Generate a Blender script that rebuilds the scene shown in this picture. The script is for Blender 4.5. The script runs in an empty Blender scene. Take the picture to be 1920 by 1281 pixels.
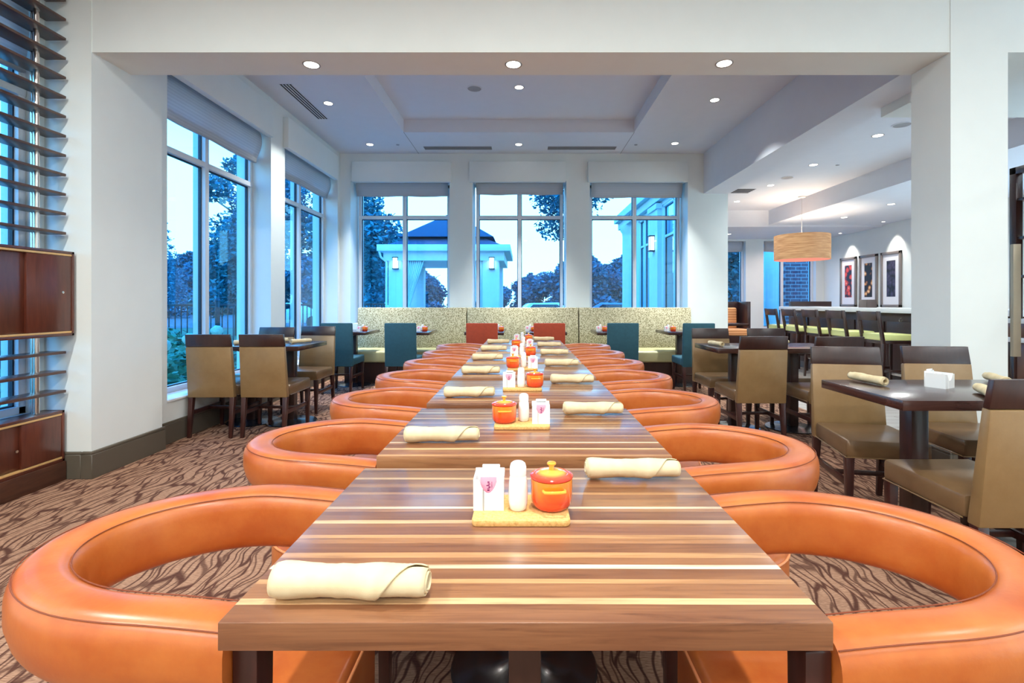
import bpy, bmesh, math, random
from mathutils import Vector, Matrix, Euler
random.seed(7)
PI = math.pi
C = bpy.context.scene.collection
sc = bpy.context.scene

# ------------------------------------------------------------------ camera
F = 935.0                      # focal length in pixels of the 1920x1281 frame
HZ, VX = 567.0, 981.0          # horizon row and central vanishing column
cam_d = bpy.data.cameras.new('camera')
cam = bpy.data.objects.new('camera', cam_d); C.objects.link(cam)
cam.location = (0, 0, 1.2); cam.rotation_euler = (PI/2, 0, 0)
cam_d.sensor_fit = 'HORIZONTAL'; cam_d.sensor_width = 36
cam_d.lens = F/1920*36
cam_d.shift_x = -(VX-960)/1920
cam_d.shift_y = -(640.5-HZ)/1920
cam_d.clip_start = 0.05; cam_d.clip_end = 400
sc.camera = cam

# ------------------------------------------------------------------ world, exposure
w = bpy.data.worlds.new('dusk_sky'); sc.world = w; w.use_nodes = True
nt = w.node_tree; nt.nodes.clear()
wo = nt.nodes.new('ShaderNodeOutputWorld'); bg = nt.nodes.new('ShaderNodeBackground')
geo = nt.nodes.new('ShaderNodeTexCoord'); sep = nt.nodes.new('ShaderNodeSeparateXYZ')
rmp = nt.nodes.new('ShaderNodeValToRGB')
nt.links.new(geo.outputs['Generated'], sep.inputs[0]); nt.links.new(sep.outputs['Z'], rmp.inputs[0])
el = rmp.color_ramp.elements
el[0].position = 0.0; el[0].color = (0.46, 0.76, 1.0, 1)
el[1].position = 1.0; el[1].color = (0.03, 0.40, 1.50, 1)
e = el.new(0.22); e.color = (0.42, 0.74, 1.0, 1)
e = el.new(0.50); e.color = (0.06, 0.62, 1.40, 1)
cn = nt.nodes.new('ShaderNodeTexNoise'); cn.inputs['Scale'].default_value = 2.2; cn.inputs['Detail'].default_value = 4
cmap = nt.nodes.new('ShaderNodeMapping'); cmap.inputs['Scale'].default_value = (1, 1, 3.5)
nt.links.new(geo.outputs['Generated'], cmap.inputs[0]); nt.links.new(cmap.outputs[0], cn.inputs['Vector'])
cmix = nt.nodes.new('ShaderNodeMixRGB'); cmix.blend_type = 'MIX'; cmix.inputs[2].default_value = (0.52, 0.78, 0.97, 1)
cr = nt.nodes.new('ShaderNodeMapRange'); cr.inputs[1].default_value = .5; cr.inputs[2].default_value = .75; cr.inputs[4].default_value = .25
nt.links.new(cn.outputs[0], cr.inputs[0]); nt.links.new(cr.outputs[0], cmix.inputs[0])
nt.links.new(rmp.outputs[0], cmix.inputs[1]); nt.links.new(cmix.outputs[0], bg.inputs[0])
bg.inputs[1].default_value = 3.9
nt.links.new(bg.outputs[0], wo.inputs[0])

sc.view_settings.view_transform = 'Standard'; sc.view_settings.look = 'None'
sc.view_settings.exposure = 0.2; sc.view_settings.gamma = 1.0
sc.view_settings.use_curve_mapping = False
sc.cycles.use_denoising = True
sc.cycles.max_bounces = 10; sc.cycles.diffuse_bounces = 5; sc.cycles.glossy_bounces = 4
sc.cycles.transparent_max_bounces = 16; sc.cycles.transmission_bounces = 4
sc.cycles.sample_clamp_indirect = 4.0
sc.cycles.caustics_reflective = False; sc.cycles.caustics_refractive = False

WARM = (1.0, 0.93, 0.86); NEUT = (.96, 1.0, 0.97)
LK = 1.0     # master multiplier of the lamps

def lamp(x, y, z, r, power, color=NEUT, spread=150, rot=(0, 0, 0), parent=None):
    d = bpy.data.lights.new('lamp', 'AREA'); d.shape = 'DISK'; d.size = 2*r
    d.energy = power*LK; d.color = color; d.spread = math.radians(spread)
    o = bpy.data.objects.new('lamp', d); C.objects.link(o)
    o.location = (x, y, z); o.rotation_euler = rot
    if parent: o.parent = parent
    return o

# ------------------------------------------------------------------ materials
def srgb(r, g, b):
    f = lambda c: (c/255/12.92) if c/255 <= .04045 else ((c/255+.055)/1.055)**2.4
    return (f(r), f(g), f(b), 1)

class M:
    """small node-material writer"""
    def __init__(s, name, col=(.8, .8, .8, 1), rough=.5, metal=0, spec=.5, coat=0, coat_r=.1):
        s.m = bpy.data.materials.new(name); s.m.use_nodes = True
        s.t = s.m.node_tree; s.n = s.t.nodes; s.L = s.t.links
        s.b = s.n['Principled BSDF']
        s.b.inputs['Base Color'].default_value = col
        s.b.inputs['Roughness'].default_value = rough
        s.b.inputs['Metallic'].default_value = metal
        s.b.inputs['Specular IOR Level'].default_value = spec
        s.b.inputs['Coat Weight'].default_value = coat
        s.b.inputs['Coat Roughness'].default_value = coat_r
        s.m.diffuse_color = col
    def new(s, t, **kw):
        n = s.n.new('ShaderNode'+t)
        for k, v in kw.items():
            if hasattr(n, k): setattr(n, k, v)
            else: n.inputs[k.replace('_', ' ')].default_value = v
        return n
    def coords(s, kind='Object', scale=(1, 1, 1), rot=(0, 0, 0), world=False):
        if world:
            g = s.new('NewGeometry'); out = g.outputs['Position']
        else:
            g = s.new('TexCoord'); out = g.outputs[kind]
        mp = s.new('Mapping'); mp.inputs['Scale'].default_value = scale; mp.inputs['Rotation'].default_value = rot
        s.L.new(out, mp.inputs[0]); return mp.outputs[0]
    def noise(s, vec, scale=5, detail=3, rough=.5, dist=0):
        n = s.new('TexNoise'); n.inputs['Scale'].default_value = scale; n.inputs['Detail'].default_value = detail
        n.inputs['Roughness'].default_value = rough; n.inputs['Distortion'].default_value = dist
        if vec is not None: s.L.new(vec, n.inputs['Vector'])
        return n.outputs[0]
    def ramp(s, fac, stops, interp='LINEAR'):
        r = s.new('ValToRGB'); r.color_ramp.interpolation = interp
        e = r.color_ramp.elements
        while len(e) < len(stops): e.new(.5)
        for i, (p, c) in enumerate(stops): e[i].position = p; e[i].color = c
        s.L.new(fac, r.inputs[0]); return r.outputs[0]
    def mix(s, fac, a, b, mode='MIX'):
        m = s.new('MixRGB'); m.blend_type = mode
        for i, v in ((0, fac), (1, a), (2, b)):
            if isinstance(v, (float, int)): m.inputs[i].default_value = v
            elif isinstance(v, tuple): m.inputs[i].default_value = v
            else: s.L.new(v, m.inputs[i])
        return m.outputs[0]
    def math(s, op, a, b=0.0):
        m = s.new('Math'); m.operation = op
        for i, v in ((0, a), (1, b)):
            if isinstance(v, (float, int)): m.inputs[i].default_value = v
            else: s.L.new(v, m.inputs[i])
        return m.outputs[0]
    def color(s, out): s.L.new(out, s.b.inputs['Base Color']); return s
    def bump(s, h, strength=.2, dist=.01):
        b = s.new('Bump'); b.inputs['Strength'].default_value = strength; b.inputs['Distance'].default_value = dist
        s.L.new(h, b.inputs['Height']); s.L.new(b.outputs[0], s.b.inputs['Normal']); return s

def plain(name, col, rough=.5, metal=0, spec=.5, coat=0, var=.06, nscale=6):
    m = M(name, col, rough, metal, spec, coat)
    v = m.coords()
    n = m.noise(v, nscale, 3)
    d = tuple(max(0, c*(1-var)) for c in col[:3])+(1,); l = tuple(min(1, c*(1+var)) for c in col[:3])+(1,)
    m.color(m.ramp(n, [(.3, d), (.7, l)])); return m.m

def emit(name, col, strength):
    m = bpy.data.materials.new(name); m.use_nodes = True
    t = m.node_tree; t.nodes.clear()
    o = t.nodes.new('ShaderNodeOutputMaterial'); e = t.nodes.new('ShaderNodeEmission')
    e.inputs[0].default_value = col; e.inputs[1].default_value = strength
    t.links.new(e.outputs[0], o.inputs[0]); return m

MT = {}
MT['wall'] = plain('wall_paint', (.80, .84, .82, 1), .6, var=.01, spec=.3)
MT['ceil'] = plain('ceiling_paint', (.74, .76, .82, 1), .75, var=.01, spec=.2)
MT['trimwhite'] = plain('white_trim', (.78, .80, .82, 1), .35, var=.01)
MT['base'] = plain('taupe_baseboard', srgb(92, 84, 72), .45, var=.03)
MT['gasket'] = plain('dark_gasket', srgb(20, 30, 50), .5)
MT['chrome'] = plain('brushed_steel', srgb(205, 200, 195), .22, metal=1, var=.03)
MT['knob'] = plain('satin_nickel', srgb(220, 215, 205), .2, metal=1)
MT['gold'] = plain('gold_trim', srgb(226, 182, 120), .35, metal=.2, var=.03)
MT['black'] = plain('black_cast_base', srgb(26, 24, 28), .25, coat=.3)
MT['white_ceramic'] = plain('white_ceramic', (.86, .87, .86, 1), .12, coat=.5, var=.01)
MT['white_paper'] = plain('white_paper', (.85, .85, .83, 1), .7, var=.02)
MT['pink_paper'] = plain('pink_paper', srgb(250, 165, 185), .6, var=.03)
MT['ink'] = plain('magenta_ink', srgb(120, 20, 90), .6)
MT['counter'] = plain('white_counter', (.82, .83, .84, 1), .25, var=.02)
MT['bronze'] = plain('champagne_panel', srgb(190, 178, 155), .4, metal=.2, var=.05)
MT['green_seat'] = plain('lime_vinyl', srgb(236, 240, 160), .4, var=.03)
MT['teal'] = plain('teal_fabric', srgb(38, 84, 98), .8, var=.08, nscale=30)
MT['rust'] = plain('rust_fabric', srgb(168, 62, 30), .75, var=.08, nscale=30)
MT['cream_vinyl'] = plain('pale_olive_vinyl', srgb(176, 172, 128), .4, var=.03)
MT['grille'] = plain('grey_grille', srgb(150, 150, 155), .6)
MT['slot'] = plain('slot_dark', srgb(30, 18, 28), .8)
MT['bluevehicle'] = plain('blue_car_paint', srgb(60, 110, 170), .25, coat=.8)
MT['whitevehicle'] = plain('white_car_paint', (.8, .82, .82, 1), .25, coat=.8)
MT['carglass'] = plain('car_glass', srgb(20, 30, 40), .08)
MT['tyre'] = plain('tyre_rubber', srgb(22, 22, 22), .8)
MT['stucco'] = plain('white_exterior', (.70, .74, .78, 1), .7, var=.03)
MT['railing'] = plain('dark_railing', srgb(40, 40, 44), .5)
MT['bark'] = plain('bark', srgb(62, 52, 42), .9, var=.3, nscale=20)
MT['curtain'] = plain('sheer_curtain', (.72, .76, .78, 1), .8, var=.03)
MT['flower'] = plain('hydrangea_petals', (.45, .62, .50, 1), .8, var=.15, nscale=60)
MT['pillow'] = None

def wood(name, dark, light, rough=.35, scale=(1.5, 14, 14), coat=.2, axis=None):
    m = M(name, dark, rough, coat=coat, coat_r=.25)
    v = m.coords(scale=scale)
    n = m.noise(v, 3.2, 6, .6, .6)
    m.color(m.ramp(n, [(.28, dark), (.55, tuple((a+b)/2 for a, b in zip(dark, light))), (.78, light)]))
    m.bump(n, .05, .002); return m.m
MT['darkwood'] = wood('espresso_wood', srgb(46, 25, 22), srgb(62, 35, 29), .3, (12, 12, 1.5), coat=.35)
MT['tablewood'] = wood('espresso_tabletop', srgb(48, 28, 26), srgb(74, 46, 40), .2, (1.5, 10, 10), coat=.5)
MT['cabwood'] = wood('mahogany_cabinet', srgb(74, 32, 22), srgb(108, 54, 36), .3, (9, 9, 1.2), coat=.3)
MT['slatwood'] = wood('walnut_slat', srgb(58, 30, 22), srgb(96, 58, 40), .35, (9, 1.2, 9), coat=.2)
MT['legwood'] = wood('dark_leg_wood', srgb(44, 20, 18), srgb(70, 34, 28), .3, (12, 12, 1.5))

def drum():
    m = M('woven_wood_drum', srgb(196, 150, 106), .6); v = m.coords(scale=(1.5, 1.5, 34)); n = m.noise(v, 3, 4)
    c = m.ramp(n, [(.3, srgb(160, 120, 80)), (.7, srgb(214, 180, 136))]); m.color(c)
    tr = m.new('BsdfTranslucent'); m.L.new(c, tr.inputs[0]); ms = m.new('MixShader'); ms.inputs[0].default_value = .3
    m.L.new(m.b.outputs[0], ms.inputs[1]); m.L.new(tr.outputs[0], ms.inputs[2]); m.L.new(ms.outputs[0], m.n['Material Output'].inputs[0]); return m.m
MT['drum'] = drum()

# butcher block: uneven walnut and sapwood strips along x
def butcher():
    m = M('butcher_block_walnut', srgb(130, 80, 55), .32, coat=.5, coat_r=.16)
    tc = m.new('TexCoord'); sepn = m.new('SeparateXYZ'); m.L.new(tc.outputs['Object'], sepn.inputs[0])
    oi = m.new('ObjectInfo'); so = m.new('SeparateXYZ'); m.L.new(oi.outputs['Location'], so.inputs[0])
    off = m.math('MULTIPLY', m.math('SUBTRACT', so.outputs['Y'], .9466), .53)
    wob = m.new('TexNoise'); wob.inputs['Scale'].default_value = 1.6; wob.inputs['Detail'].default_value = 1; m.L.new(tc.outputs['Object'], wob.inputs['Vector'])
    y = m.math('ADD', sepn.outputs['Y'], m.math('MULTIPLY', m.math('SUBTRACT', wob.outputs[0], .5), .006))
    t = m.math('FRACT', m.math('ADD', m.math('DIVIDE', m.math('ADD', y, .306), .618), off))
    B1, B2, B3, L1, L2, CC, R1 = srgb(146, 98, 64), srgb(122, 77, 50), srgb(162, 113, 74), srgb(188, 140, 94), srgb(212, 174, 128), srgb(234, 214, 180), srgb(136, 90, 66)
    st = [(0, B2), (.07, L2), (.092, B1), (.15, L1), (.17, B2), (.215, CC), (.235, B1), (.27, L1), (.30, B2), (.35, B3), (.38, L1), (.40, R1), (.45, B1), (.475, L2), (.50, B2), (.56, B3),
          (.585, CC), (.60, B1), (.66, R1), (.70, L1), (.72, B2), (.77, B3), (.80, R1), (.85, L2), (.87, B1), (.93, B2), (.955, L1), (.98, B3)]
    base = m.ramp(t, st, 'CONSTANT')
    mp = m.new('Mapping'); mp.inputs['Scale'].default_value = (2.4, 46, 46); m.L.new(tc.outputs['Object'], mp.inputs[0])
    addv = m.new('VectorMath'); addv.operation = 'ADD'
    comb = m.new('CombineXYZ'); m.L.new(m.math('MULTIPLY', off, 31.0), comb.inputs[0]); m.L.new(m.math('MULTIPLY', m.math('FLOOR', m.math('MULTIPLY', t, 26.0)), 3.1), comb.inputs[1])
    m.L.new(mp.outputs[0], addv.inputs[0]); m.L.new(comb.outputs[0], addv.inputs[1])
    g = m.noise(addv.outputs[0], 1.5, 7, .65, 1.6)
    gr = m.ramp(g, [(.28, (.50, .42, .40, 1)), (.46, (.86, .82, .80, 1)), (.6, (1, 1, 1, 1)), (.8, (1.12, 1.08, 1.02, 1))])
    ln = m.new('TexNoise'); ln.inputs['Scale'].default_value = 1.0; ln.inputs['Detail'].default_value = 1
    lv = m.new('CombineXYZ'); m.L.new(m.math('MULTIPLY', sepn.outputs['X'], 2.6), lv.inputs[0]); m.L.new(m.math('MULTIPLY', sepn.outputs['Y'], 38.0), lv.inputs[1]); m.L.new(off, lv.inputs[2]); m.L.new(lv.outputs[0], ln.inputs['Vector'])
    lr = m.new('MapRange'); m.L.new(ln.outputs[0], lr.inputs[0]); lr.inputs[1].default_value = .45; lr.inputs[2].default_value = .62
    base = m.mix(m.math('MULTIPLY', lr.outputs[0], .55), base, B1)
    m.color(m.mix(.9, base, gr, 'MULTIPLY'))
    rr = m.new('MapRange'); m.L.new(g, rr.inputs[0]); rr.inputs[3].default_value = .26; rr.inputs[4].default_value = .42
    m.L.new(rr.outputs[0], m.b.inputs['Roughness'])
    return m.m
MT['butcher'] = butcher()

def carpet():
    m = M('branching_carpet', srgb(150, 105, 78), .95, spec=.1)
    g = m.new('NewGeometry'); pos = g.outputs['Position']
    # slow wander
    n1 = m.new('TexNoise'); n1.inputs['Scale'].default_value = 2.6; n1.inputs['Detail'].default_value = 2; m.L.new(pos, n1.inputs['Vector'])
    sub = m.new('VectorMath'); sub.operation = 'SUBTRACT'; m.L.new(n1.outputs[1], sub.inputs[0]); sub.inputs[1].default_value = (.5, .5, .5)
    scl = m.new('VectorMath'); scl.operation = 'SCALE'; m.L.new(sub.outputs[0], scl.inputs[0]); scl.inputs['Scale'].default_value = .22
    add = m.new('VectorMath'); add.operation = 'ADD'; m.L.new(pos, add.inputs[0]); m.L.new(scl.outputs[0], add.inputs[1])
    def layer(rot, sx, sy, lo, hi):
        mp = m.new('Mapping'); mp.inputs['Scale'].default_value = (sx, sy, 0); mp.inputs['Rotation'].default_value = (0, 0, rot)
        m.L.new(add.outputs[0], mp.inputs[0])
        vo = m.new('TexVoronoi'); vo.voronoi_dimensions = '2D'; vo.feature = 'DISTANCE_TO_EDGE'; vo.inputs['Scale'].default_value = 1.0
        m.L.new(mp.outputs[0], vo.inputs['Vector'])
        mr = m.new('MapRange'); mr.interpolation_type = 'SMOOTHSTEP'
        mr.inputs[1].default_value = lo; mr.inputs[2].default_value = hi; mr.inputs[3].default_value = 1; mr.inputs[4].default_value = 0
        m.L.new(vo.outputs['Distance'], mr.inputs[0]); return mr.outputs[0]
    a = layer(.20, 20, 3.4, .03, .13); b = layer(-.22, 15, 2.3, .02, .08)
    fac = m.math('MAXIMUM', a, m.math('MULTIPLY', b, .8))
    fine = m.new('Mapping'); fine.inputs['Scale'].default_value = (40, 260, 1); m.L.new(pos, fine.inputs[0])
    fn = m.noise(fine.outputs[0], 1, 2)
    base = m.ramp(fn, [(.3, srgb(132, 97, 78)), (.7, srgb(184, 145, 119))])
    line = m.ramp(fn, [(.3, srgb(74, 46, 38)), (.7, srgb(96, 64, 52))])
    m.color(m.mix(fac, base, line)); m.bump(fn, .3, .003)
    return m.m
MT['carpet'] = carpet()

def leather(name, c1, c2, rough, coat, metal=0):
    m = M(name, c1, rough, coat=coat, coat_r=.25, metal=metal)
    v = m.coords()
    n = m.noise(v, 9, 5, .6); f = m.noise(v, 140, 2)
    m.color(m.ramp(n, [(.32, c1), (.68, c2)])); m.bump(f, .08, .002)
    mr = m.new('MapRange'); mr.inputs[3].default_value = rough-.02; mr.inputs[4].default_value = rough+.04; m.L.new(n, mr.inputs[0])
    m.L.new(mr.outputs[0], m.b.inputs['Roughness'])
    return m.m
MT['orange'] = leather('orange_leather', srgb(172, 82, 30), srgb(192, 108, 48), .34, .2)
MT['orange_seam'] = plain('orange_seam', srgb(120, 56, 24), .6)
MT['orange_pipe'] = plain('orange_piping', srgb(232, 150, 96), .4)
MT['tan'] = leather('bronze_tan_vinyl', srgb(134, 104, 66), srgb(146, 116, 76), .36, .2, .1)
MT['tanseat'] = leather('bronze_brown_vinyl', srgb(112, 84, 56), srgb(122, 94, 64), .3, .2, .1)

def napkin_mat():
    m = M('cream_linen', srgb(240, 226, 190), .8, spec=.2)
    v = m.coords(); n = m.noise(v, 25, 3); f = m.noise(v, 900, 2)
    m.color(m.ramp(n, [(.3, srgb(210, 190, 150)), (.7, srgb(224, 207, 170))])); m.bump(f, .15, .001); return m.m
MT['linen'] = napkin_mat()
def cork():
    m = M('cork', srgb(214, 166, 100), .85, spec=.2)
    v = m.coords(); n = m.noise(v, 160, 4, .7)
    m.color(m.ramp(n, [(.3, srgb(196, 146, 84)), (.5, srgb(218, 172, 106)), (.75, srgb(232, 192, 130))])); m.bump(n, .3, .002); return m.m
MT['cork'] = cork()
def pot_glaze():
    m = M('flame_glaze', srgb(235, 110, 30), .12, coat=1.0, coat_r=.04)
    tc = m.new('TexCoord'); s = m.new('SeparateXYZ'); m.L.new(tc.outputs['Object'], s.inputs[0])
    mr = m.new('MapRange'); m.L.new(s.outputs['Z'], mr.inputs[0]); mr.inputs[1].default_value = 0; mr.inputs[2].default_value = .06
    m.color(m.ramp(mr.outputs[0], [(0, srgb(196, 40, 14)), (.3, srgb(226, 66, 22)), (.62, srgb(244, 118, 30)), (1, srgb(250, 150, 44))])); return m.m
MT['glaze'] = pot_glaze()
def lid_glaze():
    m = M('flame_lid_glaze', srgb(245, 180, 70), .12, coat=1.0, coat_r=.04)
    tc = m.new('TexCoord'); s = m.new('VectorMath'); s.operation = 'LENGTH'
    mp = m.new('Mapping'); mp.inputs['Scale'].default_value = (1, 1, 0); m.L.new(tc.outputs['Object'], mp.inputs[0]); m.L.new(mp.outputs[0], s.inputs[0])
    mr = m.new('MapRange'); m.L.new(s.outputs['Value'], mr.inputs[0]); mr.inputs[1].default_value = 0; mr.inputs[2].default_value = .042
    m.color(m.ramp(mr.outputs[0], [(0, srgb(252, 190, 80)), (.55, srgb(250, 176, 74)), (.72, srgb(240, 96, 62)), (1, srgb(228, 60, 40))])); return m.m
MT['lidglaze'] = lid_glaze()
MT['yellowglaze'] = plain('yellow_orange_glaze', srgb(250, 168, 52), .12, coat=1)

def fabric_booth():
    m = M('speckled_booth_fabric', srgb(170, 160, 120), .85, spec=.2)
    v = m.coords(); vo = m.new('TexVoronoi'); vo.inputs['Scale'].default_value = 60; m.L.new(v, vo.inputs['Vector'])
    n = m.noise(v, 60, 3, .6)
    f = m.math('MULTIPLY', vo.outputs['Distance'], n)
    m.color(m.ramp(f, [(.07, srgb(104, 96, 74)), (.18, srgb(152, 142, 110)), (.30, srgb(200, 192, 162))])); return m.m
MT['booth'] = fabric_booth()
def shade_mat():
    m = M('woven_shade', (.74, .73, .74, 1), .9, spec=.1)
    tc = m.new('TexCoord'); s = m.new('SeparateXYZ'); m.L.new(tc.outputs['Object'], s.inputs[0])
    wv = m.math('SINE', m.math('MULTIPLY', s.outputs['Z'], 230.0))
    mr = m.new('MapRange'); m.L.new(wv, mr.inputs[0]); mr.inputs[1].default_value = -1; mr.inputs[2].default_value = 1; mr.inputs[3].default_value = .84; mr.inputs[4].default_value = 1
    m.color(m.mix(1.0, (.74, .73, .74, 1), mr.outputs[0], 'MULTIPLY'))
    tr = m.new('BsdfTranslucent'); tr.inputs[0].default_value = (.7, .75, .8, 1)
    ms = m.new('MixShader'); ms.inputs[0].default_value = .35
    m.L.new(m.b.outputs[0], ms.inputs[1]); m.L.new(tr.outputs[0], ms.inputs[2])
    m.L.new(ms.outputs[0], m.n['Material Output'].inputs[0]); return m.m
MT['shade'] = shade_mat()
def glass():
    m = M('window_glass', (1, 1, 1, 1)); m.n.remove(m.b)
    t = m.new('BsdfTransparent'); t.inputs[0].default_value = (.69, .92, 1.0, 1)
    g = m.new('BsdfGlossy'); g.inputs[0].default_value = (1, 1, 1, 1); g.inputs['Roughness'].default_value = .01
    lw = m.new('LayerWeight'); lw.inputs[0].default_value = .5; fo = m.math('ADD', .03, m.math('MULTIPLY', m.math('POWER', lw.outputs['Facing'], 5.0), .9))
    ms = m.new('MixShader'); m.L.new(fo, ms.inputs[0]); m.L.new(t.outputs[0], ms.inputs[1]); m.L.new(g.outputs[0], ms.inputs[2])
    m.L.new(ms.outputs[0], m.n['Material Output'].inputs[0]); return m.m
MT['glass'] = glass()
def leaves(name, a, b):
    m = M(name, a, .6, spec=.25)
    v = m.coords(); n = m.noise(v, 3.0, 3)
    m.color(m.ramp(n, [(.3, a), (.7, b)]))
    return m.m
MT['leaf'] = leaves('tree_leaves', (.012, .12, .17, 1), (.05, .33, .42, 1))  # green leaves, with the blue of the dusk light put into their colour
MT['leaf2'] = leaves('dark_tree_leaves', (.010, .09, .15, 1), (.035, .24, .34, 1))  # same blue sky light mixed into the darker leaf colour
MT['leaf3'] = leaves('hedge_leaves', (.03, .16, .09, 1), (.10, .36, .22, 1))
MT['lawn'] = plain('lawn', (.04, .12, .06, 1), .9, var=.3, nscale=3)
MT['asphalt'] = plain('asphalt', srgb(90, 92, 96), .9, var=.1)
MT['roof'] = plain('slate_roof', srgb(52, 62, 84), .7, var=.15, nscale=10)
def tile_floor():
    m = M('pale_floor_tile', srgb(206, 198, 190), .25, coat=.2)
    g = m.new('NewGeometry'); b = m.new('TexBrick'); m.L.new(g.outputs['Position'], b.inputs['Vector'])
    b.offset = .5; b.inputs['Color1'].default_value = srgb(214, 206, 198); b.inputs['Color2'].default_value = srgb(200, 192, 184); b.inputs['Mortar'].default_value = srgb(150, 142, 136)
    b.inputs['Scale'].default_value = 1; b.inputs['Brick Width'].default_value = .6; b.inputs['Row Height'].default_value = .15; b.inputs['Mortar Size'].default_value = .004
    m.color(b.outputs[0]); return m.m
MT['tile'] = tile_floor()
def brick():
    m = M('dark_brick', srgb(96, 72, 90), .85)
    mp = m.coords(rot=(PI/2, 0, 0), world=True); b = m.new('TexBrick'); m.L.new(mp, b.inputs['Vector'])
    b.inputs['Color1'].default_value = srgb(110, 76, 88); b.inputs['Color2'].default_value = srgb(88, 62, 78); b.inputs['Mortar'].default_value = srgb(150, 144, 150)
    b.inputs['Scale'].default_value = 1; b.inputs['Brick Width'].default_value = .3; b.inputs['Row Height'].default_value = .1; b.inputs['Mortar Size'].default_value = .012
    m.color(b.outputs[0]); return m.m
MT['brick'] = brick()
def stripes(name, a, b, k):
    m = M(name, a, .7); tc = m.new('TexCoord'); s = m.new('SeparateXYZ'); m.L.new(tc.outputs['Object'], s.inputs[0])
    wv = m.math('SINE', m.math('MULTIPLY', s.outputs['Z'], k)); m.color(m.ramp(wv, [(.25, a), (.4, b)])); return m.m
MT['pillow'] = stripes('striped_orange_fabric', srgb(238, 174, 116), srgb(208, 132, 76), 110)
def art(name, stops, scale, seed):
    m = M(name, stops[0][1], .5); tc = m.new('TexCoord'); mp = m.new('Mapping'); mp.inputs['Location'].default_value = (seed, seed*.7, seed*1.3)
    m.L.new(tc.outputs['Object'], mp.inputs[0]); vo = m.new('TexVoronoi'); vo.inputs['Scale'].default_value = scale; m.L.new(mp.outputs[0], vo.inputs['Vector'])
    n = m.noise(mp.outputs[0], scale*1.3, 3)
    f = m.math('ADD', m.math('MULTIPLY', vo.outputs['Distance'], .8), m.math('MULTIPLY', n, .45))
    m.color(m.ramp(f, stops)); return m.m
MT['art_red'] = art('red_blossom_print', [(.25, srgb(252, 200, 180)), (.38, srgb(226, 96, 84)), (.58, srgb(206, 66, 62)), (.72, srgb(40, 44, 62))], 9, 2.1)
MT['art_gold'] = art('golden_blossom_print', [(.25, srgb(250, 220, 180)), (.42, srgb(230, 172, 100)), (.56, srgb(150, 92, 52)), (.68, srgb(30, 26, 32))], 10, 5.7)
MT['art_dark'] = art('dark_violet_print', [(.15, srgb(96, 86, 116)), (.45, srgb(70, 62, 88)), (.7, srgb(50, 46, 68)), (.9, srgb(20, 18, 30))], 14, 8.3)
MT['mat_board'] = plain('white_mat_board', (.8, .8, .84, 1), .8, var=.01)
MT['frame'] = plain('pewter_frame', srgb(140, 128, 122), .4, metal=.3, var=.06)
MT['lampglow'] = emit('lamp_glow', (1, .97, .9, 1), 9)
MT['lampring'] = plain('lamp_trim_ring', srgb(150, 140, 132), .4, metal=.3)
MT['sconceglow'] = emit('sconce_glow', (.85, .95, 1, 1), 6)
MT['diffuser'] = emit('drum_diffuser', (1, .30, .22, 1), 1.0)

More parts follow.
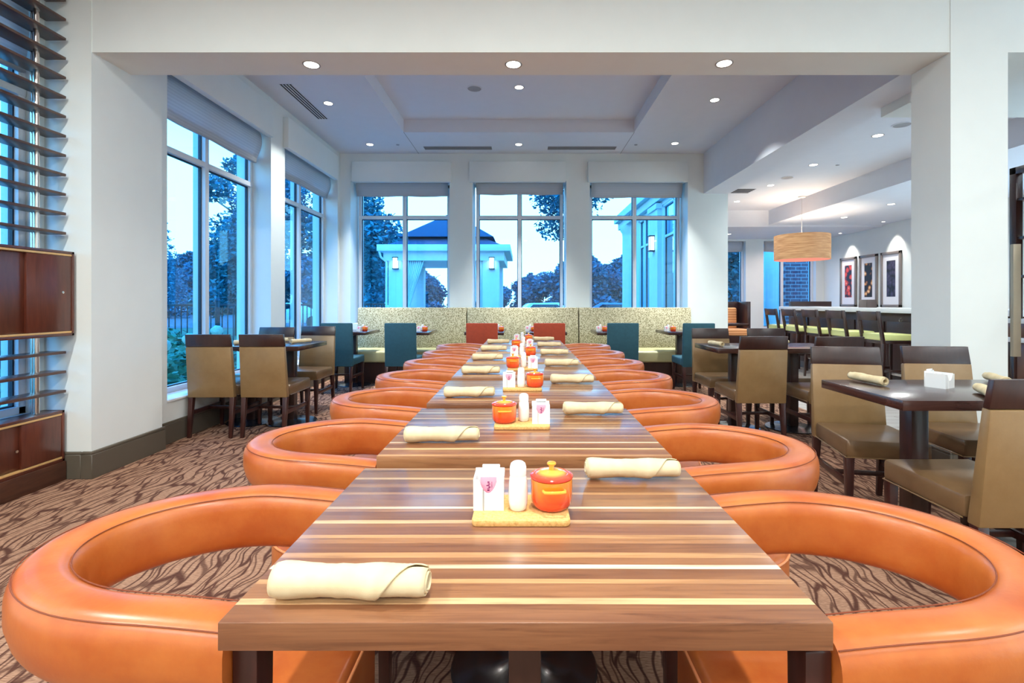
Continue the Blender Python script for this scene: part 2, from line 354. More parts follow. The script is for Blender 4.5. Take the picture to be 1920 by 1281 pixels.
# ------------------------------------------------------------------ mesh helpers
class B:
    def __init__(s): s.bm = bmesh.new()
    def box(s, x0, x1, y0, y1, z0, z1, r=0, seg=2, mi=0):
        t = bmesh.new(); bmesh.ops.create_cube(t, size=1)
        for v in t.verts:
            v.co = Vector((x0+(v.co.x+.5)*(x1-x0), y0+(v.co.y+.5)*(y1-y0), z0+(v.co.z+.5)*(z1-z0)))
        if r > 0:
            bmesh.ops.bevel(t, geom=list(t.edges), offset=r, segments=seg, profile=.5, affect='EDGES')
            for f in t.faces: f.smooth = True
        for f in t.faces: f.material_index = mi
        return s.add(t)
    def add(s, t, mat=None):
        if mat is not None: bmesh.ops.transform(t, matrix=mat, verts=t.verts)
        me = bpy.data.meshes.new('tmp'); t.to_mesh(me); t.free(); s.bm.from_mesh(me); bpy.data.meshes.remove(me); return s
    def hexa(s, pts, r=0, mi=0):
        """eight corners: bottom ring of four, then top ring of four"""
        t = bmesh.new(); vs = [t.verts.new(p) for p in pts]
        for f in ((3, 2, 1, 0), (4, 5, 6, 7), (0, 1, 5, 4), (1, 2, 6, 5), (2, 3, 7, 6), (3, 0, 4, 7)): t.faces.new([vs[i] for i in f])
        bmesh.ops.recalc_face_normals(t, faces=t.faces)
        if r > 0:
            bmesh.ops.bevel(t, geom=list(t.edges), offset=r, segments=2, profile=.5, affect='EDGES')
            for f in t.faces: f.smooth = True
        for f in t.faces: f.material_index = mi
        return s.add(t)
    def leg(s, x, y, z0, z1, w0, w1, dx=0, dy=0, d0=None, d1=None, r=.003):
        """tapered square leg, w0 at the foot, w1 at the top, the foot shifted by dx, dy"""
        d0 = d0 or w0; d1 = d1 or w1
        a, b = w0/2, d0/2; c, d = w1/2, d1/2; X, Y = x+dx, y+dy
        return s.hexa([(X-a, Y-b, z0), (X+a, Y-b, z0), (X+a, Y+b, z0), (X-a, Y+b, z0),
                       (x-c, y-d, z1), (x+c, y-d, z1), (x+c, y+d, z1), (x-c, y+d, z1)], r)
    def lathe(s, prof, cx=0, cy=0, n=32, sx=1, sy=1, mi=0, smooth=True, close=True):
        bm = s.bm; rings = []
        for (r, z) in prof:
            if r < 1e-6: rings.append([bm.verts.new((cx, cy, z))])
            else: rings.append([bm.verts.new((cx+r*sx*math.cos(2*PI*i/n), cy+r*sy*math.sin(2*PI*i/n), z)) for i in range(n)])
        for a, b in zip(rings[:-1], rings[1:]):
            for i in range(n):
                j = (i+1) % n
                if len(a) == 1 and len(b) == 1: continue
                if len(a) == 1: f = bm.faces.new((a[0], b[j], b[i]))
                elif len(b) == 1: f = bm.faces.new((a[i], a[j], b[0]))
                else: f = bm.faces.new((a[i], a[j], b[j], b[i]))
                f.smooth = smooth; f.material_index = mi
        if close:
            for rg, rev in ((rings[0], True), (rings[-1], False)):
                if len(rg) > 2:
                    f = bm.faces.new(rg[::-1] if rev else rg); f.material_index = mi
        return s
    def tube(s, pts, r, n=8, cyc=False, mi=0, rs=None):
        bm = s.bm; P = [Vector(p) for p in pts]; rings = []; N = len(P)
        up = Vector((0, 0, 1))
        for i, p in enumerate(P):
            if cyc: d = P[(i+1) % N]-P[i-1]
            else: d = P[min(i+1, N-1)]-P[max(i-1, 0)]
            d.normalize()
            u = up if abs(d.z) < .95 else Vector((1, 0, 0))
            a = d.cross(u).normalized(); b = a.cross(d).normalized()
            rr = rs[i] if rs else r
            rings.append([bm.verts.new(p+a*rr*math.cos(2*PI*k/n)+b*rr*math.sin(2*PI*k/n)) for k in range(n)])
        rng = range(N) if cyc else range(N-1)
        for i in rng:
            a, b = rings[i], rings[(i+1) % N]
            for k in range(n):
                f = bm.faces.new((a[k], a[(k+1) % n], b[(k+1) % n], b[k])); f.smooth = True; f.material_index = mi
        if not cyc:
            bm.faces.new(rings[0][::-1]).material_index = mi; bm.faces.new(rings[-1]).material_index = mi
        return s
    def prism(s, outline, z0, z1, r=0, seg=3, mi=0, crown=0):
        """vertical extrusion of a plan outline"""
        t = bmesh.new(); a = [t.verts.new((x, y, z0)) for x, y in outline]; b = [t.verts.new((x, y, z1)) for x, y in outline]
        n = len(outline)
        t.faces.new(a[::-1]); t.faces.new(b)
        for i in range(n): t.faces.new((a[i], a[(i+1) % n], b[(i+1) % n], b[i]))
        bmesh.ops.recalc_face_normals(t, faces=t.faces)
        if r > 0:
            ed = [e for e in t.edges if abs(e.verts[0].co.z-e.verts[1].co.z) < 1e-6]
            bmesh.ops.bevel(t, geom=ed, offset=r, segments=seg, profile=.5, affect='EDGES')
            for f in t.faces: f.smooth = True
        for f in t.faces: f.material_index = mi
        return s.add(t)
    def xf(s, mat): bmesh.ops.transform(s.bm, matrix=mat, verts=s.bm.verts); return s
    def obj(s, name, mats, parent=None, loc=(0, 0, 0), sharp=True):
        me = bpy.data.meshes.new(name)
        bmesh.ops.recalc_face_normals(s.bm, faces=s.bm.faces)
        s.bm.to_mesh(me); s.bm.free()
        for m in (mats if isinstance(mats, (list, tuple)) else [mats]): me.materials.append(MT[m] if isinstance(m, str) else m)
        if sharp:
            try: me.set_sharp_from_angle(angle=math.radians(40))
            except Exception: pass
        o = bpy.data.objects.new(name, me); C.objects.link(o); o.location = loc
        if parent: o.parent = parent
        return o

def tag(o, label=None, cat=None, group=None, kind=None):
    if label: o['label'] = label
    if cat: o['category'] = cat
    if group: o['group'] = group
    if kind: o['kind'] = kind
    return o
def thing(name, label, cat, loc=(0, 0, 0), rz=0, group=None):
    o = bpy.data.objects.new(name, None); o.empty_display_size = .1; C.objects.link(o)
    o.location = loc; o.rotation_euler = (0, 0, rz)
    return tag(o, label, cat, group)
def struct(o): o['kind'] = 'structure'; return o
def kids(o): return [c for c in bpy.data.objects if c.parent == o]
def copy_tree(o, parent=None):
    c = o.copy(); C.objects.link(c)
    if parent: c.parent = parent
    for ch in CH.get(o.name, []): copy_tree(ch, c)
    return c
CH = {}
def register(o):
    CH[o.name] = kids(o)
    for c in CH[o.name]: register(c)
def dup(o, loc, rz=0, label=None, group=None, scale=None):
    if o.name not in CH: register(o)
    c = copy_tree(o); c.location = loc; c.rotation_euler = (0, 0, rz)
    if label: c['label'] = label
    if group: c['group'] = group
    if scale: c.scale = scale
    return c
class Proto:
    """first use moves the original itself, later uses copy it"""
    def __init__(s, o): s.o = o; s.used = False; register(o)
    def put(s, loc, rz, label, group, scale=None):
        if not s.used:
            s.used = True; o = s.o; o.location = loc; o.rotation_euler = (0, 0, rz); o['label'] = label
            if group: o['group'] = group
            s.pending = scale; s.first = o
            return o
        return dup(s.o, loc, rz, label, group, scale)

# ================================================================== SETTING
WL = -3.02      # face of the left window wall
GX = -3.27      # its glass plane
YB = 8.21       # face of the back wall
GB = 8.56       # its glass plane
CZ = 3.65       # main ceiling
LZ = 3.10       # ceiling of the bay on the right

struct(B().box(-3.4, 3.15, -4, YB, -.1, 0).obj('floor', 'carpet'))
f2 = struct(B().box(3.15, 7.6, -4, 12.3, -.1, -.0005).obj('floor_tiled', 'tile')); f2.name = 'floor'
struct(B().box(3.15, 3.35, -4, 4.0, 0, .004).obj('trim_1', 'carpet'))

# left wall with three window openings
b = B()
ops = [(1.0, 3.34, .44, 3.25), (4.23, 5.97, .35, 3.25), (6.32, 8.12, .35, 3.25)]
ys = -4.0
NW = -3.26     # the near stretch of the wall stands farther out
for i, (a, c, z0, z1) in enumerate(ops):
    q = NW if i == 0 else WL
    b.box(-3.43, q, ys, a, 0, CZ+.05); b.box(-3.43, q, a, c, 0, z0); b.box(-3.43, q, a, c, z1, CZ+.05); ys = c
    if i == 0: b.box(-3.43, NW, c, 3.5, 0, CZ+.05); ys = 3.5
b.box(-3.43, WL, ys, YB+.35, 0, CZ+.05)
struct(b.obj('wall_left', 'wall'))
# back wall with three openings
bo = [(-2.845, -1.213), (-.834, .711), (1.097, 2.71)]
BZ0, BZ1 = .85, 3.2
b = B(); xs = WL
for (a, c) in bo:
    b.box(xs, a, YB, 8.72, 0, CZ+.05); b.box(a, c, YB, 8.72, 0, BZ0); b.box(a, c, YB, 8.72, BZ1, CZ+.05); xs = c
b.box(xs, 3.37, YB, 8.72, 0, CZ+.05)
struct(b.obj('wall_back', 'wall'))
struct(B().box(-3.55, 9.6, -4.2, -4.0, 0, CZ+.05).obj('wall_near', 'wall'))
struct(B().box(9.4, 9.6, -4.0, 4.2, 0, CZ+.05).obj('wall_right', 'wall'))

# main ceiling with the tray recess
TX0, TX1, TY0, TY1, TZ = -1.72, 1.60, 4.55, 7.18, CZ+.18
b = B()
b.box(-3.4, TX0, 3.5, 8.5, CZ, CZ+.06); b.box(TX1, 3.4, 3.5, 8.5, CZ, CZ+.06)
b.box(TX0, TX1, 3.5, TY0, CZ, CZ+.06); b.box(TX0, TX1, TY1, 8.5, CZ, CZ+.06)
b.box(TX0-.06, TX0, TY0-.06, TY1+.06, CZ+.06, TZ+.06); b.box(TX1, TX1+.06, TY0-.06, TY1+.06, CZ+.06, TZ+.06)
b.box(TX0, TX1, TY0-.06, TY0, CZ+.06, TZ+.06); b.box(TX0, TX1, TY1, TY1+.06, CZ+.06, TZ+.06)
b.box(TX0, TX1, TY0, TY1, TZ, TZ+.06)
struct(b.obj('ceiling', 'ceil'))
cn2 = struct(B().box(-3.5, 9.5, -4.1, 3.45, CZ, CZ+.06).obj('ceiling', 'ceil'))
# ceiling joints running from the tray corners to the back wall
for x in (TX0, TX1):
    sx = -.18 if x < 0 else .18
    b = B(); b.hexa([(x-.004, TY1, CZ-.002), (x+.004, TY1, CZ-.002), (x+.004, YB, CZ-.002), (x-.004, YB, CZ-.002),
                     (x-.004, TY1, CZ+.01), (x+.004, TY1, CZ+.01), (x+.004, YB, CZ+.01), (x-.004, YB, CZ+.01)])
    struct(b.obj('trim_2', 'grille'))

# front beam, columns, long beam
FB = 2.905
struct(B().box(-2.94, 2.91, 3.40, 3.74, FB, CZ).obj('wall_front_beam', 'wall'))
struct(B().box(-3.5, -2.94, 3.395, 4.06, 0, CZ).obj('wall_left_column', 'wall'))
struct(B().box(2.91, 3.30, 3.395, 3.74, 0, CZ).obj('wall_right_column', 'wall'))
struct(B().box(2.97, 3.37, 3.74, YB, 2.99, CZ).obj('wall_long_beam', 'ceil'))
struct(B().box(3.30, 9.4, 3.40, 4.6, FB, CZ).obj('wall_right_beam', 'wall'))
# right bay
struct(B().box(3.37, 5.07, 4.6, 10.3, LZ, LZ+.1).obj('ceiling', 'ceil'))
struct(B().box(5.07, 5.35, 4.6, 10.3, 2.8, LZ+.1).obj('wall_bay_beam', 'ceil'))
struct(B().box(5.35, 7.62, 4.6, 10.3, 2.80, 2.9).obj('ceiling', 'ceil'))
struct(B().box(3.4, 7.62, 10.3, 12.5, 2.76, LZ+.1).obj('ceiling', 'ceil'))
struct(B().box(7.42, 7.62, 7.0, 12.5, 0, 2.9).obj('wall_right', 'wall'))
struct(B().box(7.62, 9.4, 4.2, 4.4, 0, LZ+.1).obj('wall_right', 'wall'))
struct(B().box(7.42, 9.5, 6.9, 7.0, 0, 2.9).obj('wall_right', 'wall'))
struct(B().box(7.42, 9.5, 4.6, 7.0, 2.8, 2.9).obj('ceiling', 'ceil'))
# far wall of the bay with two windows
b = B(); FY = 12.3
fo = [(4.3, 5.49), (5.93, 7.22)]
xs = 3.37
for (a, c) in fo:
    b.box(xs, a, FY, FY+.3, 0, 2.8); b.box(a, c, FY, FY+.3, 0, .55); b.box(a, c, FY, FY+.3, 2.71, 2.8); xs = c
b.box(xs, 7.42, FY, FY+.3, 0, 2.8)
struct(b.obj('wall_far', 'wall'))
# wall between the bay and outdoors, its outer face seen through the right back window
b = B(); xw0, xw1 = 3.22, 3.37
for (a, c) in ((10.1, 11.5), (12.75, 13.9)): pass
b.box(xw0, xw1, 8.72, 10.15, 0, 3.75); b.box(xw0, xw1, 10.15, 11.55, 0, .5); b.box(xw0, xw1, 10.15, 11.55, 3.45, 3.75)
b.box(xw0, xw1, 11.55, 12.75, 0, 3.75); b.box(xw0, xw1, 12.75, 13.9, 0, .5); b.box(xw0, xw1, 12.75, 13.9, 3.45, 3.75); b.box(xw0, xw1, 13.9, 14.3, 0, 3.75)
b.box(xw0-.1, xw0, 11.6, 12.35, 0, 3.5); b.box(xw0-.14, xw0, 11.56, 12.39, 3.38, 3.5)
b.box(xw0-.25, xw1+.1, 8.72, 16.3, 3.75, 3.95); b.box(xw0-.12, xw1, 8.72, 16.3, 3.55, 3.75)
struct(b.obj('wall_wing', 'stucco'))

def baseboard(name, x0, x1, y0, y1):
    b = B(); b.box(x0, x1, y0, y1, 0, .165, .003, 1); 
    cx0, cx1, cy0, cy1 = x0, x1, y0, y1
    b.box(x0, x1, y0, y1, .165, .185, .006, 2)
    return struct(b.obj(name, 'base'))
baseboard('baseboard_left', -3.0, -2.922, 3.378, 4.078)       # round the column, long side
baseboard('baseboard_left', -3.24, -3.0, 3.378, 3.395)
baseboard('baseboard_left', WL, WL+.018, 4.06, YB)
baseboard('baseboard_left', NW, NW+.018, -4, 3.39)
baseboard('baseboard_back', WL, 3.37, YB-.018, YB)
baseboard('baseboard_right', 2.892, 2.91, 3.378, 3.758)
baseboard('baseboard_right', 2.91, 3.30, 3.378, 3.395)
baseboard('baseboard_right', 7.40, 7.42, 7.0, 12.3)
# window sills of the left wall
for i, (a, c, z0, z1) in enumerate(ops):
    struct(B().box(GX if i else -3.33, (WL if i else NW)+.015, a, c, z0, z0+.02, .004).obj('trim_3', 'trimwhite'))

# ------------------------------------------------------------------ windows
def window(n, axis, p, a, c, z0, z1, zt, fw=.05, dep0=.03, dep1=.09, mull=None, extra=None):
    """axis 'x': plane x=p, spans a..c in y; axis 'y': plane y=p, spans a..c in x. dep0 inward, dep1 outward depth"""
    root = bpy.data.objects.new('window_%d' % n, None); C.objects.link(root); struct(root)
    def bx(bb, u0, u1, d0, d1, za, zb, r=.004):
        if axis == 'x': bb.box(p-d1, p-d0, u0, u1, za, zb, r)
        else: bb.box(u0, u1, p+d0, p+d1, za, zb, r)
    bb = B(); m = mull if mull else (a+c)/2
    bx(bb, a, a+fw, -dep0, dep1, z0, z1); bx(bb, c-fw, c, -dep0, dep1, z0, z1)
    bx(bb, a, c, -dep0, dep1, z0, z0+fw); bx(bb, a, c, -dep0, dep1, z1-fw, z1)
    if mull is not False: bx(bb, m-.03, m+.03, -dep0-.01, dep1, z0, z1)
    if zt: bx(bb, a, c, -dep0-.005, dep1*.6, zt-.028, zt+.028)
    fr = bb.obj('frame', 'trimwhite', root)
    g = B(); bx(g, a+fw-.004, c-fw+.004, .008, .013, z0+fw-.004, z1-fw+.004, 0)
    gl = g.obj('glass', 'glass', root)
    k = B(); t = .010
    segs = [(a+fw, m-.03), (m+.03, c-fw)] if mull is not False else [(a+fw, c-fw)]
    zs = [(z0+fw, zt-.028), (zt+.028, z1-fw)] if zt else [(z0+fw, z1-fw)]
    for (u0, u1) in segs:
        for (za, zb) in zs:
            bx(k, u0, u0+t, 0, .03, za, zb, 0); bx(k, u1-t, u1, 0, .03, za, zb, 0)
            bx(k, u0, u1, 0, .03, za, za+t, 0); bx(k, u0, u1, 0, .03, zb-t, zb, 0)
    k.obj('gasket', 'gasket', root)
    return root
for i, (a, c, z0, z1) in enumerate(ops): window(i+1, 'x', GX if i else -3.36, a, c, z0+.02, z1, 2.6, mull=(5.10 if i == 1 else (7.22 if i == 2 else 2.2)))
for i, (a, c) in enumerate(bo): window(i+4, 'y', GB, a+.03, c-.03, BZ0, BZ1, 2.65)
for i, (a, c) in enumerate(fo): window(i+7, 'y', FY+.16, a, c, .55, 2.71, None, mull=(5.0 if i == 0 else 6.45))
window(9, 'x', xw1-.06, 10.15, 11.55, .5, 3.45, 2.72, dep1=.08, mull=10.7)
window(10, 'x', xw1-.06, 12.75, 13.9, .5, 3.45, 2.72, dep1=.08)

# shade boxes over the windows and the fabric shades below them
def shade_box(x0, x1, y0, y1, z0, z1): return struct(B().box(x0, x1, y0, y1, z0, z1, .004).obj('trim_4', 'wall'))
shade_box(WL, WL+.07, 4.06, 5.90, 3.15, 3.53); shade_box(WL, WL+.07, 6.27, 7.95, 3.15, 3.53); 
for (x0, x1) in ((-2.80, -1.18), (-.88, .69), (1.06, 2.69)): shade_box(x0, x1, YB-.07, YB, 3.17, 3.5)
def shade(axis, p, a, c, ztop, zbot, label, bulge=.06, sgn=1):
    """hanging folded fabric: upper roll, flat drop, loose bottom fold"""
    bm = B(); bb = bm.bm; n = 26; m = 14
    prof = []
    H = ztop-zbot
    for i in range(n+1):
        t = i/n; z = ztop-H*t
        off = bulge*(.35+.65*math.sin(PI*min(1, t*1.15))**1.0)*(1 if t < .9 else 1-(t-.9)*3)
        prof.append((off, z))
    prof += [(prof[-1][0]-.03, zbot+.005), (prof[-1][0]-.05, zbot+.03), (.0, zbot+.10)]
    grid = []
    for j in range(m+1):
        u = a+(c-a)*j/m; sag = .012*math.sin(PI*j/m*2)**2
        row = []
        for (o, z) in prof:
            zz = z-(sag if z < zbot+.12 else 0)
            row.append(bb.verts.new((p+sgn*o, u, zz) if axis == 'x' else (u, p-sgn*o, zz)))
        grid.append(row)
    for j in range(m):
        for i in range(len(prof)-1):
            f = bb.faces.new((grid[j][i], grid[j+1][i], grid[j+1][i+1], grid[j][i+1])); f.smooth = True
    o = bm.obj('window_shade', 'shade', sharp=False)
    so = o.modifiers.new('thick', 'SOLIDIFY'); so.thickness = .004
    return tag(o, label, 'window shade', 'raised fabric shades')
shade('x', -3.20, 4.26, 5.93, 3.30, 2.86, 'raised woven shade of the left window nearest the column', .09)
shade('x', -3.20, 6.35, 8.08, 3.30, 2.88, 'raised woven shade of the left window beside the far corner', .08)
shade('x', -3.31, 1.05, 3.30, 3.25, 2.72, 'raised woven shade behind the dark slatted screen', .04)
shade('y', 8.42, -2.80, -1.26, 3.25, 2.99, 'raised fabric shade of the left back window', .08)
shade('y', 8.42, -.79, .665, 3.25, 3.02, 'raised fabric shade of the middle back window', .08)
shade('y', 8.42, 1.14, 2.665, 3.25, 2.97, 'raised fabric shade of the right back window', .08)
shade('y', 12.42, 4.34, 5.45, 2.71, 2.46, 'small raised shade on the far bay window behind the high-backed seat', .05)
shade('y', 12.42, 5.97, 7.18, 2.71, 2.46, 'small raised shade on the far bay window beside the drum pendant', .05)

# ------------------------------------------------------------------ ceiling fittings
def downlight():
    t = thing('recessed_downlight', 'x', 'ceiling light')
    B().lathe([(.050, -.001), (.060, -.004), (.062, -.0005), (.062, .0), (.050, .0)], n=32).obj('trim_ring', 'lampring', t)
    B().lathe([(0, -.002), (.050, -.002), (.050, 0), (0, 0)], n=32, close=False).obj('lens', 'lampglow', t)
    return t
DL = Proto(downlight())
def light(x, y, z, label, group, p, color=NEUT, s=1.0, spread=150):
    o = DL.put((x, y, z), 0, label, group)
    if s != 1: o.scale = (s, s, 1)
    lamp(x, y, z-.012, .05*s, p, color, spread, parent=None)
    return o
PB = 6
g1 = 'downlights under the front beam'
light(-1.52, 3.58, FB, 'round downlight at the left end of the front beam underside', g1, PB, WARM, 1, 110)
light(-.07, 3.575, FB, 'round downlight in the middle of the front beam underside', g1, PB, WARM, 1, 110)
light(1.435, 3.56, FB, 'round downlight at the right end of the front beam underside', g1, PB, WARM, 1, 110)
PM = 22
g2 = 'downlights in the dining ceiling'; SPD = 100
light(-.05, 6.10, TZ, 'small downlight inside the ceiling tray, beside the round speaker', g2, PM, NEUT, 1, SPD)
light(-2.40, 6.14, CZ, 'downlight beside the slotted vent on the left of the ceiling', g2, PM, NEUT, 1, SPD)
light(2.32, 6.04, CZ, 'downlight on the flat ceiling right of the tray, near the long beam', g2, PM, NEUT, 1, SPD)
light(-2.38, 7.74, CZ, 'downlight before the back wall, left of the left linear vent', g2, PM, NEUT, 1, 60)
light(-.07, 7.74, CZ, 'downlight before the back wall, between the two linear vents', g2, PM, NEUT, 1, 60)
light(2.34, 7.69, CZ, 'downlight before the back wall, right of the right linear vent', g2, PM, NEUT, 1, 60)
g3 = 'downlights of the bar bay'
PBAY = 13
for x, y, l in ((4.04, 5.68, 'downlight of the bar bay nearest the right column'), (4.01, 6.89, 'second downlight of the bar bay counted from the right column'),
                (4.02, 8.10, 'third downlight of the bar bay counted from the right column'), (4.03, 9.40, 'farthest downlight of the bar bay row, before the cross beam')):
    light(x, y, LZ, l, g3, PBAY)
light(6.0, 8.13, 2.8, 'downlight over the bar counter, nearer the column', g3, PBAY)
light(6.05, 9.40, 2.8, 'downlight over the far end of the bar', g3, PBAY)
light(6.9, 5.6, 2.8, 'downlight over the near end of the bar', g3, PBAY)
light(4.7, 11.4, 2.76, 'downlight over the high-backed seat by the far windows', g3, 12, (1, .8, .74))
light(6.3, 11.5, 2.76, 'downlight beyond the drum pendant', g3, 12, (1, .8, .74))
# wall washers over the framed prints
for y, l in ((11.25, 'wall washer lighting the wall left of the red print'), (9.9, 'wall washer lighting the wall between the gold and violet prints'), (8.6, 'wall washer on the picture wall hidden behind the column')):
    o = DL.put((7.15, y, 2.76 if y > 10.3 else 2.8), 0, l, 'wall washers above the framed prints')
    o.scale = (.6, .6, 1)
    d = bpy.data.lights.new('lamp', 'SPOT'); d.energy = 42*LK; d.spot_size = math.radians(62); d.spot_blend = .6; d.color = (1, .95, .85); d.shadow_soft_size = .03
    q = bpy.data.objects.new('lamp', d); C.objects.link(q); q.location = (7.15, y, (2.76 if y > 10.3 else 2.8)-.02); q.rotation_euler = (0, math.radians(-16), 0)
# near part of the room, out of view: downlights added to brighten beam and columns
g4 = 'added unseen downlights of the near ceiling'
for y, ry in ((-2.6, 'behind the viewpoint, rear row'), (-.8, 'behind the viewpoint, front row'), (1.1, 'just before the front beam')):
    for x, kx, rx_ in ((-2.3, 1.45, 'over the slatted screen side'), (0.1, 1.15, 'over the central row'), (2.5, .55, 'over the near right table'), (5.2, .75, 'right of the white column'), (7.6, .8, 'by the right wall')):
        light(x, y, CZ, 'added unseen near ceiling downlight %s, %s' % (rx_, ry), g4, 38*kx, NEUT, 1.3, 170)

def grille_disc(x, y, z, label, r=.095):
    t = thing('ceiling_speaker', label, 'ceiling speaker', (x, y, z), 0, 'round ceiling speakers')
    B().lathe([(0, -.006), (r*.85, -.006), (r*.88, -.003)], n=32, close=False).obj('grille', 'grille', t)
    B().lathe([(r*.88, 0), (r*.88, -.007), (r, -.005), (r, 0)], n=32).obj('trim_ring', 'ceil', t)
grille_disc(-.60, 6.13, TZ, 'round speaker grille inside the ceiling tray')
grille_disc(4.05, 5.33, LZ, 'round speaker grille in the bay ceiling nearest the right column')
grille_disc(4.02, 7.59, LZ, 'round speaker grille in the bay ceiling farther from the column')
def vent(x0, x1, y0, y1, z, n, along, label):
    t = thing('ceiling_vent', label, 'air vent', ((x0+x1)/2, (y0+y1)/2, z), 0, 'linear air vents')
    X, Y = (x1-x0)/2, (y1-y0)/2
    B().box(-X, X, -Y, Y, -.002, 0).obj('backing', 'slot' if n < 6 else 'slot', t)
    for i in range(n+1):
        u = -1+2*i/n
        b = B()
        if along == 'y': b.box(X*u-.006, X*u+.006, -Y, Y, -.006, -.002)
        else: b.box(-X, X, Y*u-.007, Y*u+.007, -.006, -.002)
        b.obj('slat', 'ceil' if along == 'y' else 'grille', t)
vent(-2.74, -2.60, 5.60, 6.66, CZ, 4, 'y', 'white slotted air vent in the ceiling beside the left windows')
vent(-1.57, -.50, 7.84, 7.98, CZ, 4, 'x', 'grey linear air vent before the back wall, left one')
vent(.39, 1.47, 7.84, 7.98, CZ, 4, 'x', 'grey linear air vent before the back wall, right one')
vent(3.60, 3.90, 8.35, 8.65, LZ, 4, 'x', 'small square air vent in the bay ceiling')
for x, y, z, l in ((-1.95, 7.75, CZ, 'tiny sprinkler cover left of the left linear vent'), (1.75, 7.75, CZ, 'tiny sprinkler cover right of the right linear vent'), (4.35, 6.9, LZ, 'tiny sprinkler cover in the bar bay ceiling')):
    tag(B().lathe([(0, -.008), (.022, -.006), (.026, 0)], n=16, close=False).obj('sprinkler_cover', 'grille', loc=(x, y, z)), l, 'sprinkler', 'sprinkler covers')

# ================================================================== COMMUNAL TABLE ROW
TT = .785                                   # table top height
Y0, PITCH, TD = .6456, .699, .602
TX0_, TX1_ = -.396, .402
ORD = ['nearest', 'second', 'third', 'fourth', 'fifth', 'sixth', 'seventh and farthest']
def ordk(k): return ORD[k]
def communal():
    t = thing('butcher_block_table', 'x', 'table')
    W2 = (TX1_-TX0_)/2
    B().box(-W2, W2, -TD/2, TD/2, TT-.037, TT, .0015, 2).obj('tabletop', 'butcher', t)
    B().box(-.03, .03, -.03, .03, .03, TT-.05, .004).box(-.2, .2, -.02, .02, TT-.05, TT-.037).obj('pedestal', 'darkwood', t)
    B().lathe([(0, 0), (.235, 0), (.24, .006), (.235, .013), (.16, .02), (.05, .035), (.045, .04), (0, .04)], n=48, close=False).obj('base', 'black', t)
    return t
CT = Proto(communal())
for k in range(7):
    CT.put(((TX0_+TX1_)/2, Y0+PITCH*k+TD/2, 0), 0, '%s butcher-block table of the long central row' % ordk(k), 'butcher-block tables in the central row')

# ---- barrel chairs with a padded hoop
def hoop_path(n=44):
    pts = []
    a, R = .228, .288
    x1 = .15
    for i in range(6): pts.append((x1-x1*i/6, -a))
    for i in range(n+1):
        t = -PI/2+PI*i/n
        ct, st = math.cos(t), math.sin(t)
        e = 1
        pts.append((-R*abs(ct)**e, a*math.copysign(abs(st)**e, st)))
    for i in range(1, 7): pts.append((x1*i/6, a))
    return pts
def barrel():
    t = thing('barrel_chair', 'x', 'chair')
    path = hoop_path(); N = len(path)
    def zt(x): # top line, dips a little at the arm ends
        return .760-.016*max(0, (x+.06)/.21)**1.5 if x > -.06 else .760
    frames = []
    for i, (x, y) in enumerate(path):
        a = path[max(0, i-1)]; c = path[min(N-1, i+1)]
        d = Vector((c[0]-a[0], c[1]-a[1], 0)).normalized(); n = Vector((d.y, -d.x, 0))   # outward
        if n.dot(Vector((x+.05, y, 0))) < 0: n = -n
        frames.append((Vector((x, y, 0)), n, zt(x)))
    W, H = .046, .13
    prof = []
    K = 28
    for k in range(K):
        th = 2*PI*k/K
        c, s = math.cos(th), math.sin(th)
        px = W*math.copysign(abs(c)**.62, c); pz = -H/2+H/2*math.copysign(abs(s)**.55, s)
        if pz < -.06 and px > 0: px -= .018*((-.06-pz)/.07)**1.4   # the outer face tucks in at the bottom
        prof.append((px, pz))
    b = B(); rings = []
    for (p, n, z) in frames: rings.append([b.bm.verts.new(p+n*px+Vector((0, 0, z+pz))) for px, pz in prof])
    for i in range(N-1):
        for k in range(K):
            f = b.bm.faces.new((rings[i][k], rings[i][(k+1) % K], rings[i+1][(k+1) % K], rings[i+1][k])); f.smooth = True
    b.bm.faces.new(rings[0]); b.bm.faces.new(rings[-1][::-1])
    hoop = b.obj('backrest_hoop', 'orange', t)
    for off in (-.036, .037):
        B().tube([p+n*off+Vector((0, 0, z-.0065)) for (p, n, z) in frames], .0011, 6).obj('seam', 'orange_seam', hoop)
    # seat: D-shaped plan
    def plan(s=1.0, y2=.212):
        o = []
        for i in range(25):
            a = PI/2+PI*i/24
            o.append((-.05+.195*s*math.cos(a), y2*s*math.sin(a)))
        o += [(.20*s, -y2*s), (.225*s, -(y2-.03)*s), (.225*s, (y2-.03)*s), (.20*s, y2*s)]
        return o
    b = B(); b.prism(plan(), .31, .475, .018, 3)
    seat = b.obj('seat', 'orange', t)
    B().tube([(x, y, .462) for x, y in plan(1.002)], .0035, 8, cyc=True).obj('piping', 'orange_pipe', seat)
    B().prism([(x*.93, y*.93) for x, y in plan()], .275, .31).obj('seat_base', 'legwood', t)
    for s in (-1, 1):
        B().leg(.169, s*.228, 0, .728, .030, .036, dx=.0, dy=0, d0=.03, d1=.05).obj('leg', 'legwood', t)
        B().leg(-.15, s*.12, 0, .275, .024, .036, dx=-.02, dy=s*.03).obj('leg', 'legwood', t)
    return t
BC = Proto(barrel())
for k in range(7):
    yc = Y0+PITCH*k+TD/2
    for side, rz, x in (('left', 0, -.565), ('right', PI, .566)):
        BC.put((x+(.002 if x > 0 else 0), yc+.014-((.035, .08, .04, .02, .02, .01, .01)[k] if x > 0 else 0), 0), rz, 'orange barrel chair on the %s of the %s table of the central row' % (side, ordk(k)), 'orange barrel chairs along the central row')

